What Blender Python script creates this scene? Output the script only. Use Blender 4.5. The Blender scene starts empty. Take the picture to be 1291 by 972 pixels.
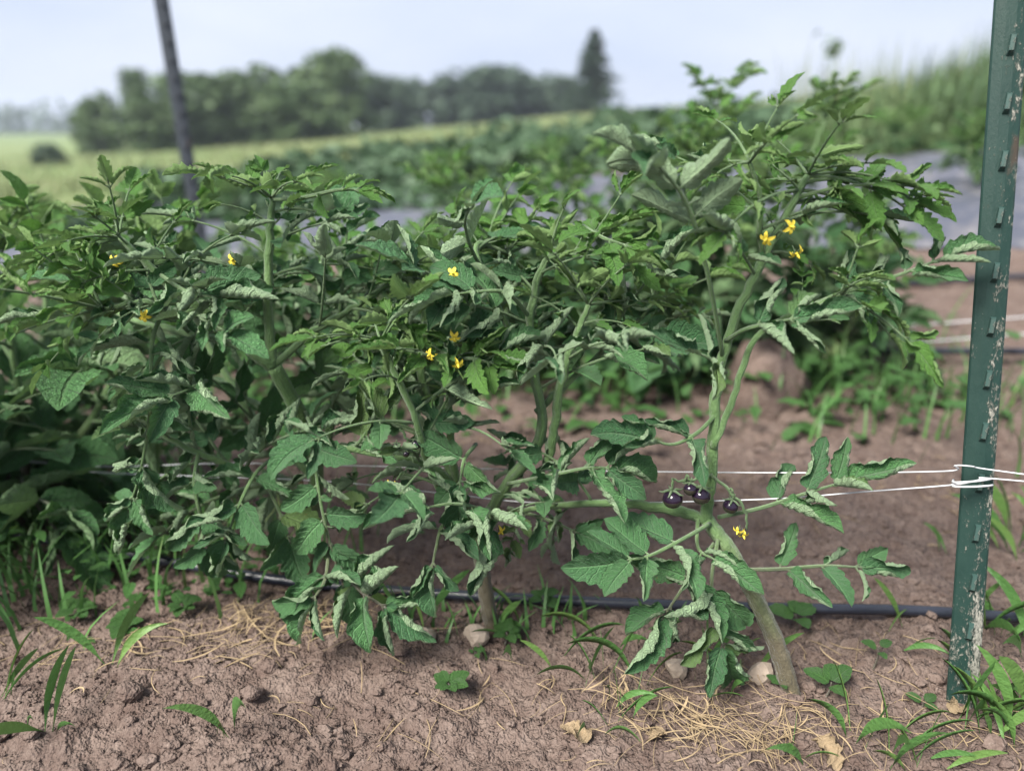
import bpy, math, random
import numpy as np
from mathutils import Vector, Matrix
R = math.radians
scn = bpy.context.scene
col = scn.collection

# ------------------------------------------------------------------ camera, sky, sun, exposure
PITCH = R(19.6); CAMH = 0.60; FPX = 932.0
cam_d = bpy.data.cameras.new('camera'); cam = bpy.data.objects.new('camera', cam_d); col.objects.link(cam)
cam.location = (0, 0, CAMH); cam.rotation_euler = (math.pi/2 - PITCH, 0, 0)
cam_d.sensor_width = 36; cam_d.lens = 36*FPX/1291
cam_d.clip_start = 0.02; cam_d.clip_end = 3000
cam_d.dof.use_dof = True; cam_d.dof.focus_distance = 0.77; cam_d.dof.aperture_fstop = 2.05
scn.camera = cam

SUN_EL, SUN_AZ = R(50), R(-135)          # azimuth measured from +Y towards +X
world = bpy.data.worlds.new('World'); scn.world = world; world.use_nodes = True
wt = world.node_tree; wt.nodes.clear()
w_out = wt.nodes.new('ShaderNodeOutputWorld'); w_bg = wt.nodes.new('ShaderNodeBackground')
w_sky = wt.nodes.new('ShaderNodeTexSky'); w_sky.sky_type = 'NISHITA'; w_sky.sun_disc = False
w_sky.sun_elevation = SUN_EL; w_sky.sun_rotation = SUN_AZ; w_sky.air_density = 1.2; w_sky.dust_density = 2.0
w_tc = wt.nodes.new('ShaderNodeTexCoord'); w_map = wt.nodes.new('ShaderNodeMapping')
w_map.inputs['Scale'].default_value = (1.0, 1.0, 3.2)
w_no = wt.nodes.new('ShaderNodeTexNoise'); w_no.inputs['Scale'].default_value = 2.2
w_no.inputs['Detail'].default_value = 5; w_no.inputs['Roughness'].default_value = 0.5
w_rmp = wt.nodes.new('ShaderNodeValToRGB')
w_rmp.color_ramp.elements[0].position = 0.32; w_rmp.color_ramp.elements[0].color = (2.8, 3.2, 4.15, 1)
w_rmp.color_ramp.elements[1].position = 0.68; w_rmp.color_ramp.elements[1].color = (3.7, 3.95, 4.6, 1)
w_mix = wt.nodes.new('ShaderNodeMixRGB'); w_mix.inputs[0].default_value = 0.95
wt.links.new(w_tc.outputs['Generated'], w_map.inputs['Vector']); wt.links.new(w_map.outputs[0], w_no.inputs['Vector'])
wt.links.new(w_no.outputs['Fac'], w_rmp.inputs[0]); wt.links.new(w_sky.outputs[0], w_mix.inputs[1])
wt.links.new(w_rmp.outputs[0], w_mix.inputs[2]); wt.links.new(w_mix.outputs[0], w_bg.inputs[0])
w_bg.inputs[1].default_value = 0.10; wt.links.new(w_bg.outputs[0], w_out.inputs[0])

sun_d = bpy.data.lights.new('sun', 'SUN'); sun = bpy.data.objects.new('sun', sun_d); col.objects.link(sun)
sun_d.energy = 5.0; sun_d.angle = R(26); sun_d.color = (1.0, 0.96, 0.88)
sd = Vector((math.sin(SUN_AZ)*math.cos(SUN_EL), math.cos(SUN_AZ)*math.cos(SUN_EL), math.sin(SUN_EL)))
sun.rotation_euler = sd.to_track_quat('Z', 'Y').to_euler()
vs = scn.view_settings; vs.view_transform = 'Standard'; vs.look = 'None'; vs.exposure = 1.22; vs.gamma = 1.0
vs.use_curve_mapping = False
scn.cycles.use_denoising = True
scn.cycles.max_bounces = 8; scn.cycles.transmission_bounces = 4; scn.cycles.diffuse_bounces = 4

# ------------------------------------------------------------------ maths helpers
CP, SP = math.cos(PITCH), math.sin(PITCH)
def ray(px, py):
    a = (px-645.5)/FPX; b = (486-py)/FPX
    return Vector((a, CP + b*SP, -SP + b*CP))
def P(px, py, Y):
    d = ray(px, py); t = Y/d.y
    return Vector((d.x*t, Y, CAMH + d.z*t))
def sstep(a, b, x):
    t = np.clip((x-a)/(b-a), 0, 1); return t*t*(3-2*t)
def terrain(x, y):
    x = np.asarray(x, float); y = np.asarray(y, float)
    s = sstep(0.9, 3.2, y)
    return s*(0.10*x/(1+np.abs(x)/60) + 0.018*np.maximum(y, 0)/(1+np.maximum(y, 0)/90))
def _hash(ix, iy, seed):
    h = (ix*374761393 + iy*668265263 + seed*974634777) & 0xFFFFFFFF
    h = ((h ^ (h >> 13))*1274126177) & 0xFFFFFFFF
    return ((h ^ (h >> 16)) & 0xFFFF)/65535.0
def vnoise(x, y, seed=0):
    ix = np.floor(x).astype(np.int64); iy = np.floor(y).astype(np.int64)
    fx = x-ix; fy = y-iy; fx = fx*fx*(3-2*fx); fy = fy*fy*(3-2*fy)
    a = _hash(ix, iy, seed); b = _hash(ix+1, iy, seed); c = _hash(ix, iy+1, seed); d = _hash(ix+1, iy+1, seed)
    return (a*(1-fx)+b*fx)*(1-fy)+(c*(1-fx)+d*fx)*fy - 0.5
def worley(x, y, seed):
    ix = np.floor(x).astype(np.int64); iy = np.floor(y).astype(np.int64); best = np.full(x.shape, 9.0)
    for dx in (-1, 0, 1):
        for dy in (-1, 0, 1):
            qx = ix+dx+_hash(ix+dx, iy+dy, seed); qy = iy+dy+_hash(ix+dx, iy+dy, seed+7)
            best = np.minimum(best, (qx-x)**2+(qy-y)**2)
    return np.sqrt(best)
def micro(x, y):
    x = np.asarray(x, float); y = np.asarray(y, float)
    f = 1-sstep(2.5, 6, np.abs(y))
    h = 0.030*vnoise(x*4, y*4, 1) + 0.020*vnoise(x*11, y*11, 2) + 0.011*vnoise(x*31, y*31, 3)
    h = h + 0.006*vnoise(x*80, y*80, 4)
    h = h + 0.008*np.clip(0.55-worley(x*34, y*34, 5), 0, 1)*2*np.clip(0.5+1.6*vnoise(x*5, y*5, 8), 0, 1)
    h = h + 0.006*np.clip(0.55-worley(x*85, y*85, 6), 0, 1)*2
    return h*f - 0.004
def gz(x, y): return float(terrain(x, y) + micro(np.array([x]), np.array([y]))[0])
def G(px, py):
    d = ray(px, py); t = 0.2; prev = t
    while t < 900:
        if CAMH + d.z*t < float(terrain(d.x*t, d.y*t)): break
        prev = t; t *= 1.01
    lo, hi = prev, t
    for _ in range(30):
        m = (lo+hi)/2
        if CAMH + d.z*m < float(terrain(d.x*m, d.y*m)): hi = m
        else: lo = m
    p = d*hi
    return Vector((p.x, p.y, gz(p.x, p.y)))

# ------------------------------------------------------------------ mesh helpers
class MB:
    def __init__(self): self.v = []; self.f = []; self.uv = []; self.n = 0; self.mi = []
    def add(self, verts, faces, uvs=None, mi=0):
        verts = np.asarray(verts, float).reshape(-1, 3); o = self.n
        self.v.append(verts); self.n += len(verts)
        self.f.extend([tuple(i+o for i in f) for f in faces])
        self.uv.append(np.zeros((len(verts), 2)) if uvs is None else np.asarray(uvs, float))
        self.mi.extend([mi]*len(faces))
    def mesh(self, name, mats, smooth=True):
        me = bpy.data.meshes.new(name)
        v = np.concatenate(self.v) if self.v else np.zeros((0, 3))
        me.from_pydata(v.tolist(), [], self.f)
        uvl = me.uv_layers.new(name='UVMap')
        uv = np.concatenate(self.uv); idx = np.empty(len(me.loops), np.int32); me.loops.foreach_get('vertex_index', idx)
        uvl.data.foreach_set('uv', uv[idx].astype(np.float32).ravel())
        if not isinstance(mats, (list, tuple)): mats = [mats]
        for m in mats: me.materials.append(m)
        if len(mats) > 1: me.polygons.foreach_set('material_index', self.mi)
        me.polygons.foreach_set('use_smooth', [smooth]*len(me.polygons)); me.update()
        return me
    def build(self, name, mats, parent=None, smooth=True):
        return link(name, self.mesh(name, mats, smooth), parent)
def link(name, data, parent=None, M=None):
    o = bpy.data.objects.new(name, data); col.objects.link(o)
    if parent is not None: o.parent = parent
    if M is not None: o.matrix_local = M
    return o
def tag(o, label=None, cat=None, group=None, kind=None):
    if label: o['label'] = label
    if cat: o['category'] = cat
    if group: o['group'] = group
    if kind: o['kind'] = kind
    return o
def empty(name, loc, label, cat, group=None):
    o = bpy.data.objects.new(name, None); col.objects.link(o); o.location = loc; o.empty_display_size = .05
    return tag(o, label, cat, group)
def catmull(pts, n=6):
    pts = [np.array(p, float) for p in pts]
    if len(pts) < 3:
        return np.array([pts[0]+(pts[1]-pts[0])*i/n for i in range(n+1)])
    q = [2*pts[0]-pts[1]]+pts+[2*pts[-1]-pts[-2]]; out = []
    for i in range(1, len(q)-2):
        a, b, c, d = q[i-1], q[i], q[i+1], q[i+2]
        for k in range(n):
            t = k/n
            out.append(.5*((2*b)+(c-a)*t+(2*a-5*b+4*c-d)*t*t+(3*b-a-3*c+d)*t**3))
    out.append(pts[-1]); return np.array(out)
def frames(pts):
    pts = np.asarray(pts, float); n = len(pts)
    T = np.gradient(pts, axis=0); T /= np.linalg.norm(T, axis=1)[:, None]+1e-12
    a = np.array([0, 0, 1.]) if abs(T[0][2]) < .9 else np.array([0, 1., 0])
    N = np.cross(T[0], a); N /= np.linalg.norm(N); Ns = [N]
    for i in range(1, n):
        N = Ns[-1]-T[i]*np.dot(Ns[-1], T[i]); N /= np.linalg.norm(N)+1e-12; Ns.append(N)
    Ns = np.array(Ns); return T, Ns, np.cross(T, Ns)
def tube(mb, pts, r, seg=8, mi=0, caps=True, rib=0.0):
    pts = np.asarray(pts, float); n = len(pts)
    r = np.interp(np.linspace(0, 1, n), np.linspace(0, 1, len(r)), r) if hasattr(r, '__len__') else np.full(n, r)
    T, N, B = frames(pts); a = np.arange(seg)*2*math.pi/seg
    ring = pts[:, None, :] + r[:, None, None]*(np.cos(a)[None, :, None]*N[:, None, :]+np.sin(a)[None, :, None]*B[:, None, :])
    if rib:
        kk = 1+rib*np.cos(a*3+np.arange(n)[:, None]*.05)+rib*.6*(vnoise(np.arange(n)[:, None]*.16+a*0, a[None, :]*2.5+np.zeros((n, 1)), 77)*2)
        ring = pts[:, None, :]+(ring-pts[:, None, :])*kk[:, :, None]
    v = ring.reshape(-1, 3); f = []
    for i in range(n-1):
        for k in range(seg):
            k2 = (k+1) % seg; f.append((i*seg+k, i*seg+k2, (i+1)*seg+k2, (i+1)*seg+k))
    if caps:
        f.append(tuple(range(seg-1, -1, -1))); f.append(tuple((n-1)*seg+k for k in range(seg)))
    L = np.concatenate([[0], np.cumsum(np.linalg.norm(np.diff(pts, axis=0), axis=1))])
    uv = np.stack([np.tile(np.arange(seg)/seg, n), np.repeat(L, seg)], 1)
    mb.add(v, f, uv, mi)
def ico(sub=1):
    import bmesh
    bm = bmesh.new(); bmesh.ops.create_icosphere(bm, subdivisions=sub, radius=1)
    v = np.array([x.co[:] for x in bm.verts]); f = [tuple(x.index for x in y.verts) for y in bm.faces]; bm.free(); return v, f
ICO1, ICO2, ICO3 = ico(1), ico(2), ico(3)
def rotm(rng):
    q = rng.normal(size=(3, 3)); q, _ = np.linalg.qr(q); return q

# ------------------------------------------------------------------ materials
class NT:
    def __init__(self, name):
        self.m = bpy.data.materials.new(name); self.m.use_nodes = True; self.t = self.m.node_tree; self.t.nodes.clear()
        self.out = self.t.nodes.new('ShaderNodeOutputMaterial')
    def n(self, typ, ins=None, **kw):
        nd = self.t.nodes.new('ShaderNode'+typ)
        for k, v in kw.items(): setattr(nd, k, v)
        for k, v in (ins or {}).items(): self.set(nd.inputs[k], v)
        return nd
    def set(self, sock, v):
        if isinstance(v, bpy.types.NodeSocket): self.t.links.new(v, sock)
        elif isinstance(v, bpy.types.Node): self.t.links.new(v.outputs[0], sock)
        else: sock.default_value = (*v, 1) if isinstance(v, tuple) and len(v) == 3 and sock.type == 'RGBA' else v
    def math(self, op, a, b=0.0, c=None, clamp=False):
        nd = self.n('Math', {0: a, 1: b}, operation=op, use_clamp=clamp)
        if c is not None: self.set(nd.inputs[2], c)
        return nd.outputs[0]
    def mix(self, f, a, b, mode='MIX'):
        return self.n('MixRGB', {0: f, 1: a, 2: b}, blend_type=mode).outputs[0]
    def ramp(self, f, stops):
        nd = self.n('ValToRGB', {0: f}); e = nd.color_ramp.elements
        while len(e) < len(stops): e.new(.5)
        for i, (p, c) in enumerate(stops):
            e[i].position = p; e[i].color = (*c, 1) if isinstance(c, tuple) else (c, c, c, 1)
        return nd.outputs[0]
    def noise(self, vec, scale, detail=4, rough=.55):
        nd = self.n('TexNoise', {'Scale': scale, 'Detail': detail, 'Roughness': rough})
        if vec is not None: self.set(nd.inputs['Vector'], vec)
        return nd.outputs['Fac']
    def bump(self, h, strength, dist, normal=None):
        nd = self.n('Bump', {'Height': h, 'Strength': strength, 'Distance': dist})
        if normal is not None: self.set(nd.inputs['Normal'], normal)
        return nd.outputs[0]
    def pbsdf(self, color, rough=.6, spec=.4, normal=None, **ex):
        nd = self.n('BsdfPrincipled', {'Base Color': color, 'Roughness': rough, 'Specular IOR Level': spec})
        if normal is not None: self.set(nd.inputs['Normal'], normal)
        for k, v in ex.items(): self.set(nd.inputs[k.replace('_', ' ')], v)
        return nd.outputs[0]
    def done(self, sh): self.t.links.new(sh, self.out.inputs[0]); return self.m

def mat_leaf(name, top_a, top_b, under, vein, rough=.5, trans=.2, nv=7, bumpd=.03, yellow=.0):
    k = NT(name); tc = k.n('TexCoord'); uv = k.n('SeparateXYZ', {0: tc.outputs['UV']})
    oi = k.n('ObjectInfo').outputs['Random']
    au = k.math('ABSOLUTE', k.math('SUBTRACT', k.math('MULTIPLY', uv.outputs[0], 2.0), 1.0))
    ph = k.math('MULTIPLY', k.math('SUBTRACT', uv.outputs[1], k.math('MULTIPLY', au, .26)), float(nv))
    wob = k.noise(tc.outputs['UV'], 9, 2); ph = k.math('ADD', ph, k.math('MULTIPLY', wob, .25))
    fr = k.math('ABSOLUTE', k.math('SUBTRACT', k.math('FRACT', ph), .5))      # .5 at vein
    vl = k.ramp(fr, [(.40, 0.0), (.5, 1.0)])
    mid = k.ramp(au, [(.02, 1.0), (.09, 0.0)])
    vmask = k.math('MAXIMUM', k.math('MULTIPLY', vl, .75), mid)
    n1 = k.noise(tc.outputs['Object'], 5, 3); n2 = k.noise(tc.outputs['Object'], 42, 3)
    vor = k.n('TexVoronoi', {'Vector': tc.outputs['UV'], 'Scale': 26.0}, feature='DISTANCE_TO_EDGE').outputs['Distance']
    net = k.ramp(vor, [(.0, 1.0), (.10, 0.0)])
    base = k.mix(k.math('ADD', k.math('MULTIPLY', n1, .35), k.math('MULTIPLY', oi, .75)), top_a, top_b)
    base = k.mix(k.ramp(n2, [(.35, 0.0), (.7, .45)]), base, k.mix(.5, base, vein))
    base = k.mix(k.math('MULTIPLY', vmask, .55), base, vein)
    base = k.mix(k.math('MULTIPLY', net, .22), base, vein)
    sp = k.math('MULTIPLY', k.ramp(k.noise(tc.outputs['Object'], 6.5, 4, .7), [(.66, 0.0), (.72, 1.0)]), k.ramp(oi, [(.55, 0.0), (.9, .7)]))
    base = k.mix(sp, base, (.17, .15, .05))
    und = k.mix(k.math('MULTIPLY', n1, .7), under, k.mix(.45, under, top_b))
    und = k.mix(k.math('MULTIPLY', vmask, .5), und, k.mix(.4, under, (.4, .5, .33)))
    if yellow > 0:
        yf = k.math('MULTIPLY', k.ramp(oi, [(.90, 0.0), (.97, 1.0)]), yellow)
        base = k.mix(yf, base, (.22, .22, .04))
    bf = k.n('NewGeometry').outputs['Backfacing']
    c = k.mix(bf, base, und)
    h = k.math('SUBTRACT', k.math('MULTIPLY', k.noise(tc.outputs['Object'], 30, 3), .55), k.math('MULTIPLY', vmask, .9))
    h = k.math('SUBTRACT', h, k.math('MULTIPLY', net, .3))
    nb = k.bump(h, .8, bumpd)
    p = k.pbsdf(c, rough, .28, nb, Sheen_Weight=.05, Sheen_Roughness=.4)
    tr = k.n('BsdfTranslucent', {'Color': k.mix(.5, c, (.10, .22, .03)), 'Normal': nb}).outputs[0]
    return k.done(k.n('MixShader', {0: trans, 1: p, 2: tr}).outputs[0])
M_LEAF = mat_leaf('tomato_leaf', (.036, .140, .056), (.110, .290, .092), (.38, .52, .31), (.19, .34, .17), .48, .18, yellow=.35)
M_YOUNG = mat_leaf('young_tomato_leaf', (.075, .235, .042), (.165, .37, .065), (.32, .50, .18), (.17, .34, .09), .5, .26)
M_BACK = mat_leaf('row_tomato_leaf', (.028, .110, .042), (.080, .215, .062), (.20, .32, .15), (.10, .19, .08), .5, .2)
M_WEED = mat_leaf('weed_leaf', (.045, .15, .03), (.08, .21, .045), (.12, .24, .07), (.12, .26, .07), .5, .25, nv=5)

def mat_stem():
    k = NT('tomato_stem'); tc = k.n('TexCoord'); pos = k.n('NewGeometry').outputs['Position']
    z = k.n('SeparateXYZ', {0: pos}).outputs[2]
    n = k.noise(pos, 90, 4); n2 = k.noise(pos, 400, 2); nl = k.noise(pos, 14, 3)
    g = k.mix(n, (.07, .14, .048), (.15, .245, .095))
    w = k.mix(n, (.050, .044, .028), (.125, .108, .072))
    f = k.ramp(k.math('ADD', z, k.math('MULTIPLY', k.math('SUBTRACT', nl, .5), .12)), [(.08, 1.0), (.2, 0.0)])
    c = k.mix(f, g, w)
    st = k.n('TexNoise', {'Vector': k.n('Mapping', {0: tc.outputs['UV'], 'Scale': (9, 25, 1)}).outputs[0], 'Scale': 3.0, 'Detail': 3.0}).outputs[0]
    nb = k.bump(k.math('ADD', k.math('MULTIPLY', n2, .5), st), .9, .003)
    return k.done(k.pbsdf(c, .55, .3, nb, Sheen_Weight=.2, Sheen_Roughness=.35))
M_STEM = mat_stem()
def mat_simple(name, a, b, scale=60, rough=.6, spec=.4, bump=.4, dist=.002, **ex):
    k = NT(name); tc = k.n('TexCoord'); n = k.noise(tc.outputs['Object'], scale, 5)
    return k.done(k.pbsdf(k.mix(n, a, b), rough, spec, k.bump(n, bump, dist), **ex))
M_PETAL = mat_simple('yellow_petal', (.74, .56, .035), (.82, .68, .10), 300, .5, .3)
M_FRUIT_D = None
def mat_fruit():
    k = NT('dark_tomato_skin'); tc = k.n('TexCoord'); z = k.n('SeparateXYZ', {0: tc.outputs['Object']}).outputs[2]
    n = k.noise(tc.outputs['Object'], 120, 3)
    f = k.ramp(k.math('ADD', k.math('MULTIPLY', z, 40.0), k.math('MULTIPLY', n, .5)), [(.0, 1.0), (.35, 0.0)])
    f = k.math('MULTIPLY', f, .35)
    return k.done(k.pbsdf(k.mix(f, (.012, .006, .016), (.05, .055, .018)), .16, .5))
M_FRUIT = mat_fruit()
M_STRAW = mat_simple('dry_straw', (.15, .105, .06), (.38, .29, .175), 50, .7, .25)
M_DRYLEAF = mat_simple('dry_leaf', (.28, .20, .12), (.44, .34, .22), 60, .75, .2, .8, .004)
M_TWINE = mat_simple('white_twine', (.42, .43, .45), (.60, .61, .62), 900, .6, .3, .8, .0006)
M_STONE = mat_simple('stone', (.24, .19, .15), (.40, .33, .27), 120, .85, .2, .8, .003)
M_HOSE = mat_simple('black_drip_hose', (.010, .012, .020), (.022, .025, .036), 120, .30, .6, .25, .001)
def mat_grass():
    k = NT('grass_blade'); tc = k.n('TexCoord'); oi = k.n('ObjectInfo').outputs['Random']; z = k.n('SeparateXYZ', {0: tc.outputs['Object']}).outputs[2]
    n = k.noise(tc.outputs['Object'], 14, 4); c = k.mix(n, (.045, .125, .035), (.10, .21, .055)); c = k.mix(k.ramp(oi, [(.4, 0.0), (1., .55)]), c, (.16, .24, .06))
    c = k.mix(k.ramp(k.noise(tc.outputs['Object'], 3, 3), [(.62, 0.0), (.75, .6)]), c, (.30, .25, .11))
    p = k.pbsdf(c, .45, .4, k.bump(n, .3, .01)); tr = k.n('BsdfTranslucent', {'Color': c}).outputs[0]
    return k.done(k.n('MixShader', {0: .2, 1: p, 2: tr}).outputs[0])
M_GRASS = mat_grass()
M_BARK = mat_simple('bark', (.06, .05, .04), (.12, .10, .08), 4, .9, .2)

def soil_nodes(k, pos):
    n1 = k.noise(pos, 3.0, 5, .6); n2 = k.noise(pos, 26, 6, .65); n3 = k.noise(pos, 160, 4, .6)
    c = k.mix(k.ramp(n1, [(.3, 0.0), (.7, 1.0)]), (.108, .077, .065), (.168, .125, .107))
    c = k.mix(k.ramp(n2, [(.30, 0.0), (.72, 1.0)]), k.mix(.62, c, (.078, .051, .042)), k.mix(.35, c, (.27, .215, .185)))
    c = k.mix(k.ramp(n3, [(.35, .38), (.62, 0.0)]), c, (.05, .032, .027))
    c = k.mix(k.ramp(n3, [(.62, 0.0), (.80, .35)]), c, (.33, .27, .23))
    v = k.n('TexVoronoi', {'Vector': pos, 'Scale': 130.0}).outputs['Distance']; v2 = k.n('TexVoronoi', {'Vector': pos, 'Scale': 330.0}).outputs['Distance']
    h = k.math('SUBTRACT', k.math('ADD', k.math('MULTIPLY', n2, .25), k.math('MULTIPLY', n3, .5)), k.math('ADD', k.math('MULTIPLY', v, .7), k.math('MULTIPLY', v2, .45)))
    return c, h
def mat_ground():
    k = NT('field_soil'); pos = k.n('NewGeometry').outputs['Position']
    c, h = soil_nodes(k, pos)
    xyz = k.n('SeparateXYZ', {0: pos}); y = xyz.outputs[1]
    nb = k.noise(pos, .35, 4); ng = k.noise(pos, .12, 4)
    g = k.mix(k.ramp(nb, [(.3, 0.0), (.7, 1.0)]), (.11, .145, .06), (.20, .205, .10))
    g = k.mix(k.ramp(ng, [(.35, 0.0), (.65, .8)]), g, (.10, .17, .05))
    f = k.ramp(k.math('DIVIDE', k.math('ADD', y, k.math('MULTIPLY', nb, 3.0)), 20.0), [(.42, 0.0), (.60, 1.0)])
    c = k.mix(f, c, g)
    return k.done(k.pbsdf(c, .92, .18, k.bump(h, .9, .0065)))
M_GROUND = mat_ground()
def mat_clod():
    k = NT('soil_clod'); pos = k.n('NewGeometry').outputs['Position']; c, h = soil_nodes(k, pos)
    return k.done(k.pbsdf(c, .92, .18, k.bump(h, .9, .005)))
M_CLOD = mat_clod()
def mat_post(name='weathered_green_post_paint', ca=(.006, .020, .017), cb=(.018, .044, .036), lw=.11, sdw=.085):
    k = NT(name); tc = k.n('TexCoord'); o = tc.outputs['Object']; s = k.n('SeparateXYZ', {0: o})
    m = k.n('Mapping', {0: o, 'Scale': (1, 1, .45)}).outputs[0]
    n1 = k.noise(m, 60, 6, .7); n2 = k.noise(m, 420, 5, .7); n3 = k.noise(o, 9, 3)
    paint = k.mix(n1, ca, cb)
    side = k.ramp(k.math('ADD', k.math('MULTIPLY', s.outputs[0], 38.0), .45), [(.36, 0.0), (.75, sdw)])
    low = k.ramp(s.outputs[2], [(.0, lw), (.28, 0.0)])
    thr = k.math('ADD', k.math('ADD', k.math('ADD', side, low), k.math('MULTIPLY', k.math('SUBTRACT', n3, .5), .25)), k.math('ADD', k.math('MULTIPLY', n1, .55), k.math('MULTIPLY', n2, .45)))
    lich = k.ramp(thr, [(.60, 0.0), (.67, 1.0)])
    lc = k.mix(k.ramp(n2, [(.35, 0.0), (.7, 1.0)]), (.03, .034, .03), (.30, .29, .25))
    rust = k.ramp(k.noise(m, 33, 4), [(.62, 0.0), (.7, .6)])
    c = k.mix(rust, k.mix(lich, paint, lc), (.06, .035, .025))
    ro = k.mix(lich, k.mix(n1, (.35,)*3, (.65,)*3), (.9,)*3)
    return k.done(k.pbsdf(c, ro, .22, k.bump(k.math('ADD', lich, k.math('MULTIPLY', n2, .6)), .7, .0012)))
M_POST = mat_post(); M_STUD = mat_post('weathered_stud_paint', (.012, .035, .03), (.04, .075, .066), .0, .0); M_GREYPOST = mat_post('grey_post_paint', (.03, .036, .045), (.06, .068, .08), .0, .0)
def mat_mulch():
    k = NT('black_plastic_film'); pos = k.n('NewGeometry').outputs['Position']
    m = k.n('Mapping', {0: pos, 'Scale': (1, 3.0, 1)}).outputs[0]
    n = k.noise(m, 5, 4); n2 = k.noise(pos, 40, 4); d = k.noise(pos, 12, 5)
    c = k.mix(k.ramp(d, [(.45, 0.0), (.75, .8)]), (.055, .06, .08), (.16, .15, .15))
    return k.done(k.pbsdf(c, .42, .45, k.bump(k.math('ADD', n, k.math('MULTIPLY', n2, .08)), .6, .03)))
M_MULCH = mat_mulch()
def mat_foliage(name, a, b, trans=.15):
    k = NT(name); pos = k.n('NewGeometry').outputs['Position']; oi = k.n('ObjectInfo').outputs['Random']
    n = k.math('ADD', k.math('MULTIPLY', k.noise(pos, .9, 4), .8), k.math('MULTIPLY', oi, .2))
    c = k.mix(k.ramp(n, [(.3, 0.0), (.75, 1.0)]), a, b)
    p = k.pbsdf(c, .6, .25); tr = k.n('BsdfTranslucent', {'Color': c}).outputs[0]
    return k.done(k.n('MixShader', {0: trans, 1: p, 2: tr}).outputs[0])
M_TREE = mat_foliage('tree_leaves', (.060, .100, .042), (.110, .160, .068))
M_TREE2 = mat_foliage('far_tree_leaves', (.045, .075, .05), (.08, .115, .07))
M_CONIF = mat_foliage('conifer_needles', (.022, .042, .028), (.04, .065, .04))
M_CROP = mat_foliage('crop_leaves', (.045, .085, .047), (.08, .13, .065))
M_HILLW = mat_foliage('hill_weed_leaves', (.055, .105, .045), (.13, .18, .075))
M_TAN = mat_foliage('seeding_grass', (.14, .175, .075), (.26, .27, .14))

# ------------------------------------------------------------------ the ground: one sheet, dense near the camera
us = np.concatenate([np.linspace(-2.4, -1.05, 40)[:-1], np.linspace(-1.05, 1.05, 500), np.linspace(1.05, 2.4, 40)[1:]])
ys = [-4.0, -3, -2, -1.2, -.6, -.2, 0.05, .2]
yy = .3
while yy < 470: ys.append(yy); yy += max(.0034, .0034*(yy/1.25)**2.0 if yy > 1.25 else .0034) if yy < 12 else yy*.06
ys = np.array(ys)
X, Y = np.meshgrid(us, ys); X = X*(.55+np.maximum(Y, 0)*.95+np.maximum(-Y, 0))
Z = terrain(X, Y)+micro(X, Y)
nr, nc = X.shape
idx = np.arange(nr*nc).reshape(nr, nc)
faces = np.stack([idx[:-1, :-1], idx[:-1, 1:], idx[1:, 1:], idx[1:, :-1]], -1).reshape(-1, 4)
me = bpy.data.meshes.new('ground')
me.vertices.add(nr*nc); me.vertices.foreach_set('co', np.stack([X, Y, Z], -1).ravel().astype(np.float32))
me.loops.add(faces.size); me.loops.foreach_set('vertex_index', faces.ravel().astype(np.int32))
me.polygons.add(len(faces)); me.polygons.foreach_set('loop_start', (np.arange(len(faces))*4).astype(np.int32))
me.update(calc_edges=True); me.materials.append(M_GROUND); me.polygons.foreach_set('use_smooth', [True]*len(faces))
tag(link('ground', me), kind='structure')
print('ground verts', nr*nc)

# ------------------------------------------------------------------ far trees
def leaf_cards(mb, centers, size, rng, flat=.0, asp=.55):
    n = len(centers); a = rng.normal(size=(n, 3)); a[:, 2] *= (1-flat); a /= np.linalg.norm(a, axis=1)[:, None]
    b = np.cross(a, rng.normal(size=(n, 3))); b /= np.linalg.norm(b, axis=1)[:, None]
    s = size*(.6+.8*rng.random(n))[:, None]; c = np.asarray(centers)
    v = np.stack([c-a*s*.5, c+b*s*asp*.5+a*s*.05, c+a*s*.55, c-b*s*asp*.5+a*s*.05], 1).reshape(-1, 3)
    i = np.arange(n)*4
    mb.add(v, list(zip(i.tolist(), (i+1).tolist(), (i+2).tolist(), (i+3).tolist())))
def crown_mesh(seed, lobes, per, size, mat, tall=1.0):
    rng = np.random.default_rng(seed); mb = MB()
    for i in range(lobes):
        z = .04+.86*rng.random(); rad = .42*math.sqrt(max(.05, 1-((z-.40)/.60)**2))
        an = rng.random()*6.28; rr = rad*math.sqrt(rng.random())*.9
        c = np.array([rr*math.cos(an)/tall, rr*math.sin(an)/tall, z]); r = (.10+.10*rng.random())
        d = rng.normal(size=(per, 3)); d /= np.linalg.norm(d, axis=1)[:, None]
        pts = c + d*(r*(.55+.5*rng.random((per, 1))))*np.array([1, 1, .8])
        leaf_cards(mb, pts, size, rng)
    return mb.mesh('crown', mat)
def trunk_mesh(seed):
    rng = np.random.default_rng(seed); mb = MB()
    tube(mb, catmull([(0, 0, -.03), (.01, 0, .2), (-.01, .01, .45), (.01, 0, .75)]), [.035, .028, .018, .006], 8)
    for i in range(6):
        z = .2+.08*i; a = rng.random()*6.28; l = .2+.1*rng.random()
        tube(mb, catmull([(0, 0, z), (math.cos(a)*l*.5, math.sin(a)*l*.5, z+.09), (math.cos(a)*l, math.sin(a)*l, z+.22)]), [.013, .009, .003], 6)
    return mb.mesh('trunk', M_BARK)
CROWNS = [crown_mesh(s, 46, 75, .085, M_TREE) for s in (1, 2, 3)]+[crown_mesh(4, 26, 75, .075, M_TREE, 1.9)]
CROWNS2 = [crown_mesh(s, 46, 75, .085, M_TREE2) for s in (11, 12, 13)]
TRUNKS = [trunk_mesh(s) for s in (1, 2, 3)]
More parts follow.
